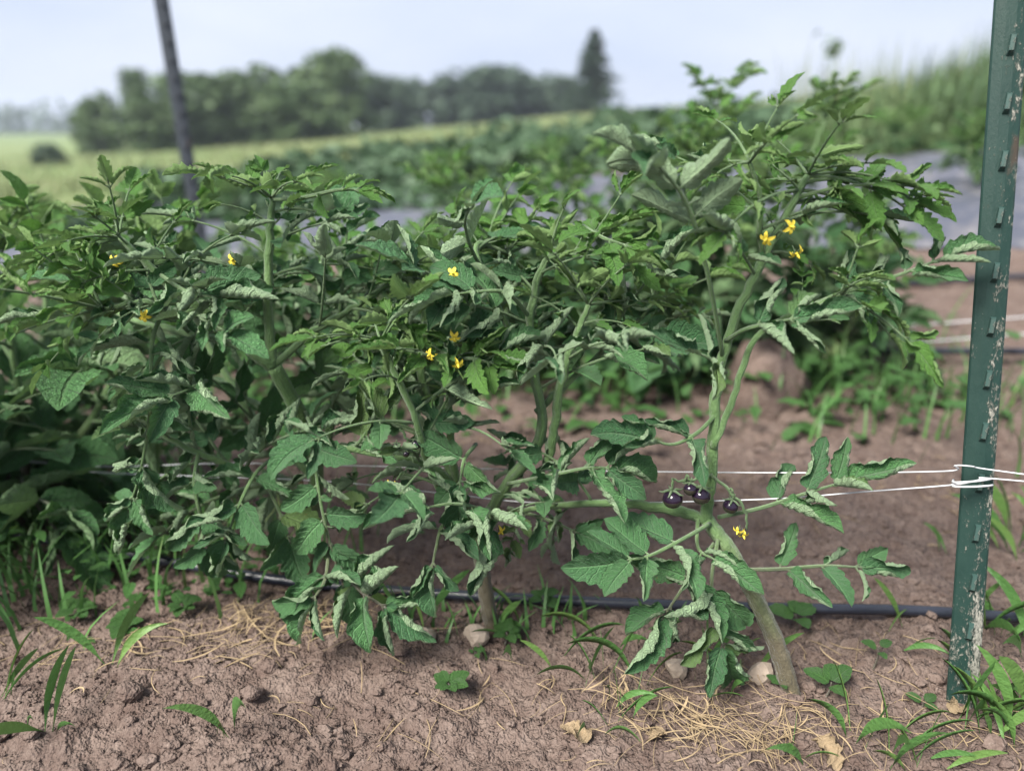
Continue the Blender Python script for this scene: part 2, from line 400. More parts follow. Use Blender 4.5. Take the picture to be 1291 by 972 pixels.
def conifer_mesh():
    rng = np.random.default_rng(5); mb = MB()
    for i in range(26):
        z = .10+.89*i/26; rad = .44*(1-z)**.95+.012
        for j in range(9):
            a = rng.random()*6.28; r = rad*(.45+.8*rng.random())
            t = rng.random((40, 1)); tip = np.array([math.cos(a)*r, math.sin(a)*r, -.05*r/.3])
            pts = np.array([0, 0, z])+t*tip+rng.normal(size=(40, 3))*.012
            leaf_cards(mb, pts, .05, rng, .6, .35)
    return mb.mesh('crown', M_CONIF)
def put_tree(px, top, D, ci, wid, label, crowns, trunk, name='broadleaf_tree', group='trees along the far edge of the field', cat='tree'):
    d = ray(px, 200); x = d.x/d.y*D; z0 = float(terrain(x, D)); zt = P(px, top, D).z; h = zt-z0
    o = empty(name, (x, D, z0), label, cat, group); w = wid/FPX*D*1.14
    a = random.Random(px).random()*6.28
    M = Matrix.Rotation(a, 4, 'Z') @ Matrix.Diagonal((w/.84, w/.84, h, 1))
    link('trunk', trunk, o, Matrix.Rotation(a, 4, 'Z') @ Matrix.Diagonal((h*.6, h*.6, h, 1))); link('crown', crowns, o, Matrix.Translation((0, 0, -.07*h)) @ M)
for i, (px, top, D, c, w, lab) in enumerate([
    (130, 108, 46, 0, 50, 'low rounded green tree at the outer end of the far treeline'),
    (186, 72, 47, 3, 52, 'narrow upright dark tree just before the blurred slender post'),
    (222, 118, 44, 1, 95, 'short bushy tree in line with the blurred slender post'),
    (268, 80, 46, 2, 100, 'broad green tree directly after the blurred slender post'),
    (320, 72, 48, 0, 96, 'rounded green tree second after the blurred slender post'),
    (372, 98, 46, 1, 100, 'lower bushy green tree before the tallest rounded tree'),
    (424, 50, 52, 2, 88, 'tallest rounded tree in the far treeline')]):
    put_tree(px, top, D, c, w, lab, CROWNS[c], TRUNKS[i % 3])
for i, (px, top, D, c, w, lab) in enumerate([
    (482, 84, 66, 0, 74, 'dark rounded tree next to the tallest rounded tree'),
    (536, 94, 84, 1, 70, 'low hazy tree in the dip of the treeline'),
    (580, 84, 82, 2, 66, 'hazy rounded tree between the dip and the highest hazy tree'),
    (628, 74, 80, 0, 84, 'highest of the hazy trees before the conifer'),
    (676, 88, 84, 1, 70, 'hazy tree second before the conifer'),
    (712, 92, 86, 2, 56, 'small hazy tree touching the conifer')]):
    put_tree(px, top, D, c, w, lab, CROWNS2[c], TRUNKS[i % 3])
put_tree(744, 28, 62, 0, 84, 'dark pointed conifer standing above the treeline', conifer_mesh(), TRUNKS[0], 'conifer_tree', None)
put_tree(62, 178, 30, 0, 34, 'small dark round bush alone in the pale field', CROWNS2[1], TRUNKS[1], 'field_bush', None, 'bush')
mb = MB(); rng = np.random.default_rng(8)
for i in range(46):
    px = -80+i*8.5; D = 240+rng.random()*60; d = ray(px, 160); x = d.x/d.y*D; z = float(terrain(x, D)); r = 3.0+3.0*rng.random()
    dd = rng.normal(size=(60, 3)); dd /= np.linalg.norm(dd, axis=1)[:, None]
    leaf_cards(mb, np.array([x, D, z+r*.8])+dd*r*np.array([1.3, 1, .9]), 2.2, rng)
tag(mb.build('distant_treeline', M_TREE2), 'thin dark wood on the far horizon', 'wood', kind='stuff')

# ------------------------------------------------------------------ field vegetation masses
def blades(mb, pts, hts, wid, rng, lean=.35, mi=0, seg=3):
    for p, h in zip(pts, hts):
        a = rng.random()*6.28; l = lean*(.3+rng.random()); dx, dy = math.cos(a), math.sin(a); sx, sy = -dy, dx
        v = []
        for s in range(seg):
            t = s/seg; w = wid*(1-t*.75)*.5; q = l*h*t*t
            v += [(p[0]+dx*q-sx*w, p[1]+dy*q-sy*w, p[2]+h*t*(1-.2*l*t)), (p[0]+dx*q+sx*w, p[1]+dy*q+sy*w, p[2]+h*t*(1-.2*l*t))]
        v.append((p[0]+dx*l*h, p[1]+dy*l*h, p[2]+h*(1-.2*l)))
        f = [(2*s, 2*s+1, 2*s+3, 2*s+2) for s in range(seg-1)]+[(2*seg-2, 2*seg-1, 2*seg)]
        mb.add(v, f, None, mi)
rng = np.random.default_rng(21)
# pale seeding meadow
mb = MB(); n = 9000
y = 11+45*rng.random(n)**1.4; x = y*(-.95+1.35*rng.random(n)); keep = vnoise(x*.35, y*.35, 31) > -.28
x, y = x[keep], y[keep]; z = terrain(x, y)
blades(mb, np.stack([x, y, z-.02], 1), .12+.2*rng.random(len(x)), .05, rng, .6, seg=2)
tag(mb.build('meadow_grass', M_TAN), 'pale yellow seeding grass across the sloping field', 'grass', kind='stuff')
# crop strips in the middle distance
mb = MB()
for (y0, y1, xa, xb, h, n) in ((4.9, 6.0, -7, -1.0, .16, 2600), (6.6, 8.4, -4.2, 1.8, .30, 5500), (8.8, 10.5, -2, 5.0, .36, 4000)):
    y = y0+(y1-y0)*rng.random(n); x = xa*(y/y1)+(xb-xa)*rng.random(n)
    lump = .55+.9*(vnoise(x*1.6, y*1.6, 33)+.5); z = terrain(x, y)+h*lump*rng.random(n)
    leaf_cards(mb, np.stack([x, y, z], 1), .15, rng, .3, .5)
tag(mb.build('leafy_crop_strips', M_CROP), 'blurred strips of low leafy crop beyond the tomato rows', 'crop', kind='stuff')
# tall weeds on the rise
mb = MB(); n = 9000
y = 5.6+10*rng.random(n)**1.3; x = y*(.30+.75*rng.random(n)); z = terrain(x, y)
hh = (.30+.62*rng.random(n))*(.75+.7*(vnoise(x*.8, y*.8, 35)+.5))*np.clip((x/y-.22)*2.6, .25, 1.15)
blades(mb, np.stack([x, y, z-.02], 1), hh, .022, rng, .4, seg=3)
m = 5000; y = 5.4+7*rng.random(m); x = y*(.16+.85*rng.random(m)); z = terrain(x, y)+.45*rng.random(m)*np.clip((x/y-.1)*2, .3, 1)
leaf_cards(mb, np.stack([x, y, z], 1), .13, rng, .2, .45)
tag(mb.build('tall_weeds', M_HILLW), 'tall green weeds covering the rise behind the mulched beds', 'weeds', kind='stuff')
mb = MB(); n = 700
y = 6.0+9*rng.random(n); x = y*(.34+.72*rng.random(n)); z = terrain(x, y)
blades(mb, np.stack([x, y, z], 1), .6+.45*rng.random(n), .018, rng, .25, seg=3)
tag(mb.build('seeding_grass', M_TAN), 'pale seeding grass stalks among the tall weeds', 'grass', kind='stuff')
# one stalk that rises above the ridge
D = 11.; b = P(1046, 110, D); t = P(1050, 62, D); mb = MB()
b.z = float(terrain(b.x, D)); tube(mb, catmull([b, (b+t)/2+Vector((.02, 0, 0)), t]), [.012, .006], 6)
st = empty('weed_stalk', b, 'single tall weed stalk rising above the ridge', 'weed')
mb.v = [v-np.array(b) for v in mb.v]; mb.build('stem', M_STEM, st)
mb = MB(); leaf_cards(mb, np.array(t-b)+rng.normal(size=(60, 3))*.07, .10, rng); mb.build('seed_head', M_HILLW, st)['kind'] = 'stuff'

# ------------------------------------------------------------------ plastic mulch beds
def mulch(p0, p1, width, label, seed):
    rng = np.random.default_rng(seed); p0 = np.array(p0[:2]); p1 = np.array(p1[:2]); L = np.linalg.norm(p1-p0); t = (p1-p0)/L; s = np.array([-t[1], t[0]])
    na, nb = int(L/.05), 26; v = []; f = []
    a = np.linspace(0, 1, na); b = np.linspace(-1, 1, nb); A, B = np.meshgrid(a, b, indexing='ij')
    x = p0[0]+t[0]*L*A+s[0]*B*width/2; y = p0[1]+t[1]*L*A+s[1]*B*width/2
    z = terrain(x, y)+.10*(1-np.abs(B)**5)+.02*vnoise(x*4, y*9, seed)+.012*vnoise(x*14, y*22, seed+1)
    i = np.arange(na*nb).reshape(na, nb)
    fs = np.stack([i[:-1, :-1], i[1:, :-1], i[1:, 1:], i[:-1, 1:]], -1).reshape(-1, 4).tolist()
    mb = MB(); mb.add(np.stack([x, y, z], -1).reshape(-1, 3), [tuple(q) for q in fs])
    tag(mb.build('plastic_mulch', M_MULCH), label, 'mulch film', 'beds under plastic film')
mulch((-5.0, 5.6), (4.8, 2.2), 1.2, 'shiny black plastic mulch film on the nearer bed behind the tomato rows', 3)
mulch((-6.0, 7.4), (7.0, 2.85), 1.0, 'thin farther strip of black plastic mulch film', 5)

# ------------------------------------------------------------------ tomato leaf meshes
def leaflet_geo(rng, W=.56, cl=.6, cr=.6, bend=.5, nv=26, nu=13, teeth=.14, nt=5, fold=.12, twist=0., pucker=.03):
    v = np.linspace(0, 1, nv); u = np.linspace(-1, 1, nu)
    prof = (v**.52)*(1-v)**.80; prof /= prof.max()
    if bend < 0: pass
    hw = []
    for s in (0, 1):
        ph = rng.random(); t = (v*nt+ph) % 1.0
        tooth = (t**.8)*(1-np.clip((t-.82)/.18, 0, 1))
        env = np.clip(v*5, 0, 1)*np.clip((1-v)*3.2, 0, 1)
        hw.append(W/2*prof*(1-teeth*.5*env+teeth*1.5*env*(tooth-.35)+.06*np.sin(v*9+ph*6)))
    ang = bend*(v**1.3)*1.0; dl = 1/(nv-1)
    yc = np.concatenate([[0], np.cumsum(np.cos(ang[1:])*dl)]); zc = -np.concatenate([[0], np.cumsum(np.sin(ang[1:])*dl)])
    lat = .05*np.sin(v*3.0+rng.random()*6)*v
    V = np.zeros((nv, nu, 3)); mid = nu//2
    ph1, ph2 = rng.random(2)*6.28
    for i in range(nv):
        for s, sg in ((0, -1), (1, 1)):
            C = (cl if s == 0 else cr)*(.75+.35*math.sin(v[i]*7+ (ph1 if s else ph2)))*min(1, .35+v[i]*3)
            h = hw[s][i]; m = 10; px = pz = 0; k0 = 0
            q = np.linspace(0, 1, m*mid+1)
            th = fold+C*(q**1.45) ; dx = np.cos(th)*h/(m*mid); dz = np.sin(th)*h/(m*mid)
            xs = np.concatenate([[0], np.cumsum(dx[1:])]); zs = np.concatenate([[0], np.cumsum(dz[1:])])
            for j in range(1, mid+1):
                a = xs[j*m]; b = zs[j*m]; uu = j/mid
                rip = pucker*math.sin((v[i]-uu*.26)*7*6.283+1.5)*uu*(1.15-uu)*2.0*(prof[i]) + .012*math.sin(v[i]*23+ph1+s*2)*uu**2
                thh = th[j*m]
                a2 = a - math.sin(thh)*rip; b2 = b + math.cos(thh)*rip
                V[i, mid+sg*j] = (sg*a2, 0, b2)
    out = np.zeros_like(V)
    for i in range(nv):
        ca, sa = math.cos(ang[i]), math.sin(ang[i]); tw = twist*v[i]
        for j in range(nu):
            x, _, z = V[i, j]; x, z = x*math.cos(tw)-z*math.sin(tw), x*math.sin(tw)+z*math.cos(tw)
            out[i, j] = (x+lat[i], yc[i]+sa*z, zc[i]+ca*z)
    idx = np.arange(nv*nu).reshape(nv, nu)
    f = [(idx[i, j], idx[i, j+1], idx[i+1, j+1], idx[i+1, j]) for i in range(nv-1) for j in range(nu-1)]
    uv = np.stack([np.tile(u*.5+.5, nv), np.repeat(v, nu)], 1)
    return out.reshape(-1, 3), f, uv
RL = np.random.default_rng(77)
def pool(n, mat, kinds, wr=(.55, .22), **kw):
    out = []
    for i in range(n):
        kd = kinds[i % len(kinds)]
        lo, hi = {'flat': (.3, 1.1), 'curl': (1.7, 2.9), 'roll': (3.2, 5.2)}[kd]
        cl = lo+(hi-lo)*RL.random(); cr = lo+(hi-lo)*RL.random()
        if kd == 'roll' and RL.random() < .4: cl *= .4
        if RL.random() < .5: cl, cr = cr, cl
        g = leaflet_geo(RL, W=wr[0]+wr[1]*RL.random(), cl=cl, cr=cr, bend=-.15+1.1*RL.random(), fold=.08+.40*RL.random(),
                        twist=RL.normal()*.35, nt=4+int(RL.integers(3)), **kw)
        mb = MB(); mb.add(*g); out.append((g, mb.mesh('leaflet', mat)))
    return out
POOL = pool(34, M_LEAF, ['flat', 'curl', 'roll', 'curl', 'flat', 'roll', 'roll'], teeth=.19)
POOL_FLAT = [POOL[i] for i in range(34) if i % 7 in (0, 4)]
POOL_ROLL = [POOL[i] for i in range(34) if i % 7 in (2, 5, 6)]
POOL_CURL = [POOL[i] for i in range(34) if i % 7 in (1, 3)]
POOLY = pool(16, M_YOUNG, ['flat', 'curl', 'curl', 'flat'], teeth=.34, wr=(.42, .14))
POOLB = pool(10, M_BACK, ['flat', 'curl', 'curl', 'roll', 'flat'], teeth=.16, nv=12, nu=7)

def basis(y, z, pos, s):
    y = np.array(y, float); y /= np.linalg.norm(y); z = np.array(z, float); z = z-y*np.dot(y, z); z /= np.linalg.norm(z)+1e-9; x = np.cross(y, z)
    return Matrix(((x[0]*s, y[0]*s, z[0]*s, pos[0]), (x[1]*s, y[1]*s, z[1]*s, pos[1]), (x[2]*s, y[2]*s, z[2]*s, pos[2]), (0, 0, 0, 1)))
def leaf_layout(pts, nh, size, npair, rng, start=.3, small=.5, jit=.42, droop=.10):
    """pts: fine rachis curve. returns leaflet matrices"""
    pts = np.asarray(pts); T, _, _ = frames(pts); n = len(pts); L = np.linalg.norm(np.diff(pts, axis=0), axis=1).sum(); out = []
    def at(f):
        q = f*(n-1); i = min(int(q), n-2); r = q-i; return pts[i]*(1-r)+pts[i+1]*r, T[i]
    for k in range(npair):
        f = start+(.93-start)*(k/max(1, npair-1)) if npair > 1 else .65
        for sg in (-1, 1):
            p, t = at(min(.97, f+rng.normal()*.02)); nn = np.array(nh)-t*np.dot(nh, t); nn /= np.linalg.norm(nn)+1e-9
            b = np.cross(t, nn); a = R(72-26*f)+rng.normal()*.2
            d = t*math.cos(a)+b*sg*math.sin(a)+nn*(.14+rng.normal()*.25)+np.array([0, 0, -droop*rng.random()])
            d /= np.linalg.norm(d); s = size*(.62+.45*math.sin(math.pi*min(1, .25+f*.62)))*(.8+.35*rng.random())
            out.append((basis(d, nn+rng.normal(size=3)*jit, p+d*.004, s), s, p, d))
        if k < npair-1 and rng.random() < small:
            p, t = at(f+.06); nn = np.array(nh)-t*np.dot(nh, t); nn /= np.linalg.norm(nn)+1e-9; b = np.cross(t, nn)
            for sg in (-1, 1):
                if rng.random() < .7:
                    d = b*sg+t*.3+nn*rng.normal()*.2; d /= np.linalg.norm(d); s = size*(.22+.18*rng.random())
                    out.append((basis(d, nn+rng.normal(size=3)*jit, p+d*.002, s), s, p, d))
    p, t = at(1.0); d = t+np.array([0, 0, -.5*droop*rng.random()]); nn = np.array(nh)+rng.normal(size=3)*jit*.6
    s = size*(1.05+.25*rng.random()); out.append((basis(d, nn, p, s), s, p, d))
    return out
def rachis_curve(p0, d, L, rng, sag=.5, n=10):
    d = np.array(d, float); d /= np.linalg.norm(d); pts = [np.array(p0, float)]; wob = rng.normal(size=3)*.25
    for i in range(n):
        d = d+np.array([0, 0, -sag*.16])+wob*.08; d /= np.linalg.norm(d); pts.append(pts[-1]+d*L/n)
    return np.array(pts)
def joined_leaf(seed, mat, pl, npair=4, size=.36, sag=.6):
    """compound leaf of unit length along +Y, all in one mesh (for the plants out of focus)"""
    rng = np.random.default_rng(seed); mb = MB()
    pts = rachis_curve((0, 0, 0), (0, 1, .35), 1.0, rng, sag)
    tube(mb, pts, [.018, .008], 5, 0)
    for M, s, p, d in leaf_layout(pts, (0, 0, 1), size, npair, rng, .28, .35):
        g = pl[int(rng.integers(len(pl)))][0]; A = np.array(M)
        mb.add(g[0]@A[:3, :3].T+A[:3, 3], g[1], g[2], 1)
    return mb.mesh('leaf', [M_STEM, mat])
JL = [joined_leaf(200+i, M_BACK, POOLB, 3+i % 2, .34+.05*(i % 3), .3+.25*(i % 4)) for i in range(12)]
JLY = [joined_leaf(240+i, M_YOUNG, POOLB, 3, .36, .2) for i in range(5)]
JLF = [joined_leaf(260+i, M_LEAF, POOL, 3+i % 2, .36, .3+.2*(i % 4)) for i in range(8)]

class Plant:
    def __init__(self, base, label, seed, group, cap=290):
        self.base = np.array(base); self.o = empty('tomato_plant', base, label, 'tomato plant', group)
        self.rng = np.random.default_rng(seed); self.nl = 0; self.cap = cap
    def loc(self, p): return np.asarray(p, float)-self.base
    def stem(self, pts, r, name='branch', seg=9):
        c = catmull([self.loc(p) for p in pts], 14 if seg > 9 else 7)
        c[1:-1] += self.rng.normal(size=(len(c)-2, 3))*(.0002 if seg > 9 else .0007)
        rr = np.interp(np.linspace(0, 1, len(c)), np.linspace(0, 1, len(r)), r)*(1+.035*np.sin(np.arange(len(c))*1.3+self.rng.random()*6))
        mb = MB(); tube(mb, c, rr, seg, rib=.09 if seg > 8 else 0); mb.build(name, M_STEM, self.o); return c
    def leaf(self, pts, nh, size, npair, young=False, pl=None, r=.0021, start=.3, **kw):
        """a leaf with every leaflet its own object; pts in plant space"""
        lay = leaf_layout(pts, nh, size, npair, self.rng, start, **kw); mb = MB()
        tube(mb, pts, [r*1.15, r, r*.55], 7)
        for M, s, p, d in lay: tube(mb, [p-d*.001, p+d*.006], [r*.7, r*.45], 5)
        lo = mb.build('leaf', M_STEM, self.o)
        pp = pl or (POOLY if young else POOL)
        for M, s, p, d in lay:
            link('leaflet', pp[int(self.rng.integers(len(pp)))][1], lo, M); self.nl += 1
    def hand(self, px, size, npair, nh=(0, -.6, .8), **kw):
        self.leaf(catmull([self.loc(P(*q)) for q in px], 6), nh, size, npair, **kw)
    def auto(self, c, n, L=(.10, .19), f0=.15, f1=1.0, tip=True, back=False, size=.38, up=.25, sag=.40, az0=None):
        """leaves spiralling up a branch curve (plant space)"""
        rng = self.rng; T, N, B = frames(c); az = rng.random()*6.28 if az0 is None else az0; m = len(c)
        for i in range(n):
            f = f0+(f1-f0)*(i+.5*rng.random())/max(1, n); q = min(m-1, int(f*(m-1))); az += 2.4+rng.normal()*.3
            d = N[q]*math.cos(az)+B[q]*math.sin(az)+T[q]*(.35+.4*f)+np.array([0, 0, up])
            if d[1] < 0 and not back: d[1] *= .6
            if d[2] > 0: d[2] *= .62
            d /= np.linalg.norm(d)
            young = f > .74 and tip; l = (L[0]+(L[1]-L[0])*rng.random())*(1-.45*max(0, f-.55)/.45)
            if young: l *= .7
            wb = c[q]+self.base
            nn = np.array([0, 0, 1.])+np.array([d[0], d[1], 0])*.2+rng.normal(size=3)*.25+np.array([0, -.25, 0])
            if not back and d[1] < .35 and self.nl < self.cap:
                pts = rachis_curve(c[q], d, l, rng, sag*(.5+rng.random()), 9)
                self.leaf(pts, nn, l*size*(.85+.3*rng.random()), 3 if l > .12 else 2, young=young, r=.0011+.0035*l, start=.34)
            else:
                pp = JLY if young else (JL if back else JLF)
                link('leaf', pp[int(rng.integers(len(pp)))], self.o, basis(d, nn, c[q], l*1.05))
        if tip:
            for i in range(6):
                az += 2.4; d = N[-1]*math.cos(az)*.9+B[-1]*math.sin(az)*.9+T[-1]*.7; d[2] = min(d[2], .8)
                l = .05+.035*rng.random()
                if not back and self.nl < self.cap+20:
                    self.leaf(rachis_curve(c[-1], d, l, rng, .5, 6), np.array([0, 0, 1.])+T[-1]*.3-d*.3, l*.5, 2, young=True, r=.0012, start=.35, small=.2)
                else:
                    link('leaf', JLY[int(rng.integers(5))], self.o, basis(d, (0, 0, 1), c[-1], l*1.3))

def flower_meshes():
    mb = MB()
    for i in range(5):
        a = i*2*math.pi/5+.2*math.sin(i*4.1); ca, sa = math.cos(a), math.sin(a); v = []; rf = .75+.5*((i*37) % 10)/10
        for t in np.linspace(0, 1, 6):
            w = .30*math.sin(math.pi*(t*.85+.15))**.8*(1-t*.55); r = .12+.78*math.sin(t*1.7); z = .25-rf*t*t+.35*t
            for s in (-1, 0, 1): v.append((ca*r-sa*w*s, sa*r+ca*w*s, z+.06*abs(s)))
        f = [(k*3+s, k*3+s+1, k*3+s+4, k*3+s+3) for k in range(5) for s in (0, 1)]; mb.add(v, f)
    pet = mb.mesh('corolla', M_PETAL); mb = MB()
    tube(mb, [(0, 0, .1), (0, 0, .4), (0, 0, .7), (0, 0, .95)], [.16, .2, .14, .03], 8); cone = mb.mesh('anther_cone', M_PETAL); mb = MB()
    for i in range(5):
        a = (i+.5)*2*math.pi/5; ca, sa = math.cos(a), math.sin(a)
        tube(mb, [(0, 0, .05), (ca*.4, sa*.4, .0), (ca*.8, sa*.8, -.2)], [.08, .07, .01], 5)
    tube(mb, [(0, 0, .12), (0, 0, -.3), (.1, 0, -.9)], [.13, .06, .055], 6)
    return pet, cone, mb.mesh('sepals', M_STEM)
FLW = flower_meshes()
def flower(plant, px, py, Y, r, d):
    p = plant.loc(P(px, py, Y)); M = basis(np.cross(d, (.3, .5, .7)), d, p, r)
    f = link('flower', FLW[0], plant.o, M); link('anther_cone', FLW[1], f); link('sepals', FLW[2], f)
def fruit_mesh():
    v, f = ICO3; mb = MB(); q = v.copy(); rr = np.sqrt(q[:, 0]**2+q[:, 1]**2)
    q[:, 2] = q[:, 2]*.94-.10*np.exp(-(rr/.3)**2)*(q[:, 2] > 0); mb.add(q, f); return mb.mesh('fruit', M_FRUIT)
FRUIT = fruit_mesh()
def calyx_mesh():
    mb = MB()
    for i in range(5):
        a = i*2*math.pi/5+.2; ca, sa = math.cos(a), math.sin(a)
        tube(mb, [(0, 0, .92), (ca*.45, sa*.45, .95), (ca*.95, sa*.95, .75), (ca*1.35, sa*1.35, .85)], [.13, .15, .10, .02], 5)
    tube(mb, [(0, 0, .85), (0, 0, 1.3), (.15, .1, 1.8)], [.16, .11, .12], 6); return mb.mesh('calyx', M_STEM)
CALYX = calyx_mesh()
def fruit(plant, px, py, Y, r, tilt=(0, 0, 1)):
    p = plant.loc(P(px, py, Y)); f = link('fruit', FRUIT, plant.o, basis(np.cross(tilt, (1, .2, 0)), tilt, p, r)); link('calyx', CALYX, f)
    return p+np.array(tilt)/np.linalg.norm(tilt)*r*1.7

# ------------------------------------------------------------------ front row: the plant beside the post
def base_at(px, py):
    g = G(px, py); return np.array(g)-np.array([0, 0, .01])
GRP = 'tomato plants of the front row'
A = Plant(base_at(1002, 876), 'open tomato plant by the green post, dark fruit low on its bent stem', 3, GRP, 210)
b = A.base
A.stem([b, P(981, 815, b[1]+.012), P(952, 752, b[1]+.026), P(922, 698, b[1]+.04), P(890, 655, .715)], [.0105, .0095, .0088, .0078], 'stem', 18)
ah = A.stem([P(890, 655, .715), P(845, 642, .72), P(780, 634, .735), P(705, 636, .745), P(655, 645, .745)], [.0062, .0058, .004, .003])
au = A.stem([P(890, 656, .715), P(897, 600, .72), P(901, 520, .73), P(912, 450, .735), P(940, 370, .745), P(985, 285, .75), P(1018, 222, .755)], [.0064, .006, .0055, .0048, .0034])
a2 = A.stem([P(899, 565, .72), P(925, 500, .73), P(950, 430, .735), P(1000, 396, .73), P(1060, 372, .72)], [.004, .0035, .003, .002])
a3 = A.stem([P(962, 330, .748), P(957, 290, .74), P(958, 250, .735), P(945, 205, .73)], [.003, .0026, .002])
A.hand([(912, 455, .735), (893, 350, .70), (868, 262, .68), (838, 218, .67), (822, 205, .67)], .056, 4, nh=(.1, .7, .7), start=.45, pl=POOL_CURL+POOL_FLAT, small=.1, jit=.2)
A.hand([(985, 402, .735), (1060, 370, .725), (1130, 348, .715), (1190, 325, .71)], .045, 4, nh=(0, -.4, .9), start=.35, pl=POOL_ROLL+POOL_CURL)
A.hand([(915, 430, .735), (940, 415, .70), (970, 408, .69), (1000, 402, .685)], .05, 2, nh=(0, -.5, .9), pl=POOL_ROLL, start=.5)
A.hand([(905, 652, .713), (960, 640, .70), (1015, 622, .69), (1065, 607, .685)], .058, 3, nh=(-.1, -.45, .9), start=.45, pl=POOL_CURL+POOL_ROLL, small=.2, droop=.0)
A.hand([(938, 718, .695), (985, 717, .685), (1040, 713, .675), (1085, 715, .67)], .047, 3, nh=(0, -.6, .8), start=.35, pl=POOL_FLAT+POOL_CURL+POOL_ROLL, small=.2)
A.hand([(905, 680, .70), (897, 735, .665), (905, 790, .65), (912, 815, .648)], .060, 3, nh=(0, -.9, .35), start=.4, pl=POOL_ROLL+POOL_CURL)
A.hand([(900, 685, .70), (868, 730, .665), (838, 775, .65)], .062, 2, nh=(0, -.8, .5), start=.5, pl=POOL_CURL+POOL_ROLL)
A.hand([(895, 660, .705), (860, 680, .67), (820, 700, .65), (790, 706, .645)], .055, 3, nh=(0, -.5, .85), start=.4, pl=POOL_FLAT+POOL_CURL)
A.hand([(915, 470, .73), (900, 455, .70), (880, 445, .69)], .05, 1, nh=(0, -.6, .8), pl=POOL_ROLL, start=.5)
A.hand([(905, 520, .73), (880, 545, .71), (850, 560, .70), (820, 555, .695)], .052, 2, nh=(0, -.5, .85), pl=POOL_CURL, start=.4)
A.hand([(880, 650, .715), (880, 690, .69), (900, 705, .67)], .05, 1, nh=(-.3, -.8, .4), pl=POOL_ROLL, start=.6)
A.auto(au, 6, (.08, .12), .72, 1.0, sag=.35, up=.1); A.auto(a2, 3, (.05, .08), .7, 1.0, up=.5, sag=.1); A.auto(a3, 3, (.07, .12), .3, 1.0)
A.auto(ah, 5, (.09, .13), .6, 1.0, tip=False)
for i in range(10):
    d = A.rng.normal(size=3); d[2] = abs(d[2])*.25; d[0] = d[0]*1.5+.5; d[1] *= .5
    A.leaf(rachis_curve(au[-1-i//2], d, .08+.06*A.rng.random(), A.rng, .4, 8), (0, -.4, 1), .036, 3, young=i < 10, r=.0017, start=.3)
tr = A.stem([P(897, 598, .715), P(870, 606, .70), P(848, 606, .695)], [.0017, .0015, .0012], 'fruit_truss', 6)
tr2 = A.stem([P(897, 598, .715), P(915, 615, .695), P(938, 640, .69), P(942, 668, .69)], [.0019, .0016, .0012], 'fruit_truss', 6)
for (px, py, r, tl) in ((848, 629, .0106, (-.1, 0, 1)), (884, 625, .0098, (.05, .1, 1)), (921, 638, .0082, (.15, -.1, 1)), (870, 617, .007, (.1, .3, 1))):
    top = fruit(A, px, py, .692, r, tl); cc = np.concatenate([tr, tr2]); q = cc[np.argmin(np.linalg.norm(cc-top-np.array([0, 0, .008]), axis=1))]
    A.stem([top+A.base-np.array([0, 0, r*.5]), (top+q)/2+A.base+np.array([0, 0, .004]), q+A.base], [.0012, .0010, .0011], 'pedicel', 6)
for (px, py, d) in ((967, 301, (-.5, -.7, -.2)), (995, 286, (.3, -.9, .1)), (1003, 318, (.4, -.5, -.7)), (937, 673, (.1, -.7, -.6)), (931, 668, (-.4, -.6, -.4))):
    flower(A, px, py, .725 if py < 400 else .68, .0085 if py < 400 else .0065, d)
A.stem([P(975, 300, .748), P(985, 292, .73), P(1000, 305, .726)], [.0014, .001, .0008], 'flower_truss', 5)

# ------------------------------------------------------------------ front row: middle plant
B = Plant(base_at(622, 793), 'dense middle tomato plant with a grey woody stem and bright upright shoots', 5, GRP, 300)
b = B.base; fk = P(600, 670, b[1]+.01); y0 = b[1]
B.stem([b, P(612, 740, y0), fk], [.010, .0088, .008], 'stem', 18)
b1 = B.stem([fk, P(640, 610, .785), P(682, 550, .775), P(673, 470, .775), P(668, 400, .78), P(688, 330, .79), P(735, 315, .80)], [.007, .0068, .0055, .0045, .003])
b2 = B.stem([fk, P(577, 610, .775), P(567, 530, .765), P(566, 455, .76)], [.005, .0046, .003])
b3 = B.stem([P(690, 585, .775), P(700, 540, .765), P(708, 480, .76), P(728, 420, .76), P(742, 385, .765)], [.0055, .005, .0042, .003])
b4 = B.stem([fk, P(560, 570, .82), P(530, 450, .85), P(560, 330, .87), P(612, 315, .90)], [.007, .006, .005, .003])
b5 = B.stem([fk, P(560, 600, .77), P(500, 577, .75), P(425, 563, .74)], [.006, .0055, .004])
b6 = B.stem([P(673, 470, .775), P(630, 390, .80), P(600, 310, .83), P(640, 320, .86)], [.004, .0035, .0025])
b7 = B.stem([P(676, 520, .775), P(730, 470, .80), P(790, 420, .83), P(825, 380, .84)], [.004, .0035, .0022])
b8 = B.stem([fk, P(550, 610, .74), P(520, 520, .72), P(480, 430, .73)], [.005, .004, .003])
B.hand([(620, 650, .76), (600, 640, .71), (570, 635, .69), (535, 640, .68)], .06, 2, nh=(0, -.5, .85), start=.4, pl=POOL_ROLL)
B.hand([(640, 610, .77), (690, 600, .72), (740, 590, .70), (770, 590, .70)], .058, 3, nh=(0, -.6, .8), start=.4, pl=POOL_CURL)
B.hand([(615, 640, .76), (618, 650, .71), (616, 665, .70)], .065, 1, nh=(0, -.8, .5), start=.6, pl=POOL_ROLL)
B.hand([(590, 650, .77), (560, 660, .71), (550, 690, .70), (545, 715, .69)], .055, 2, nh=(0, -.8, .5), start=.4, pl=POOL_CURL+POOL_ROLL)
B.hand([(600, 560, .76), (585, 580, .72), (580, 610, .71)], .055, 2, nh=(0, -.8, .5), start=.5, pl=POOL_FLAT+POOL_CURL)
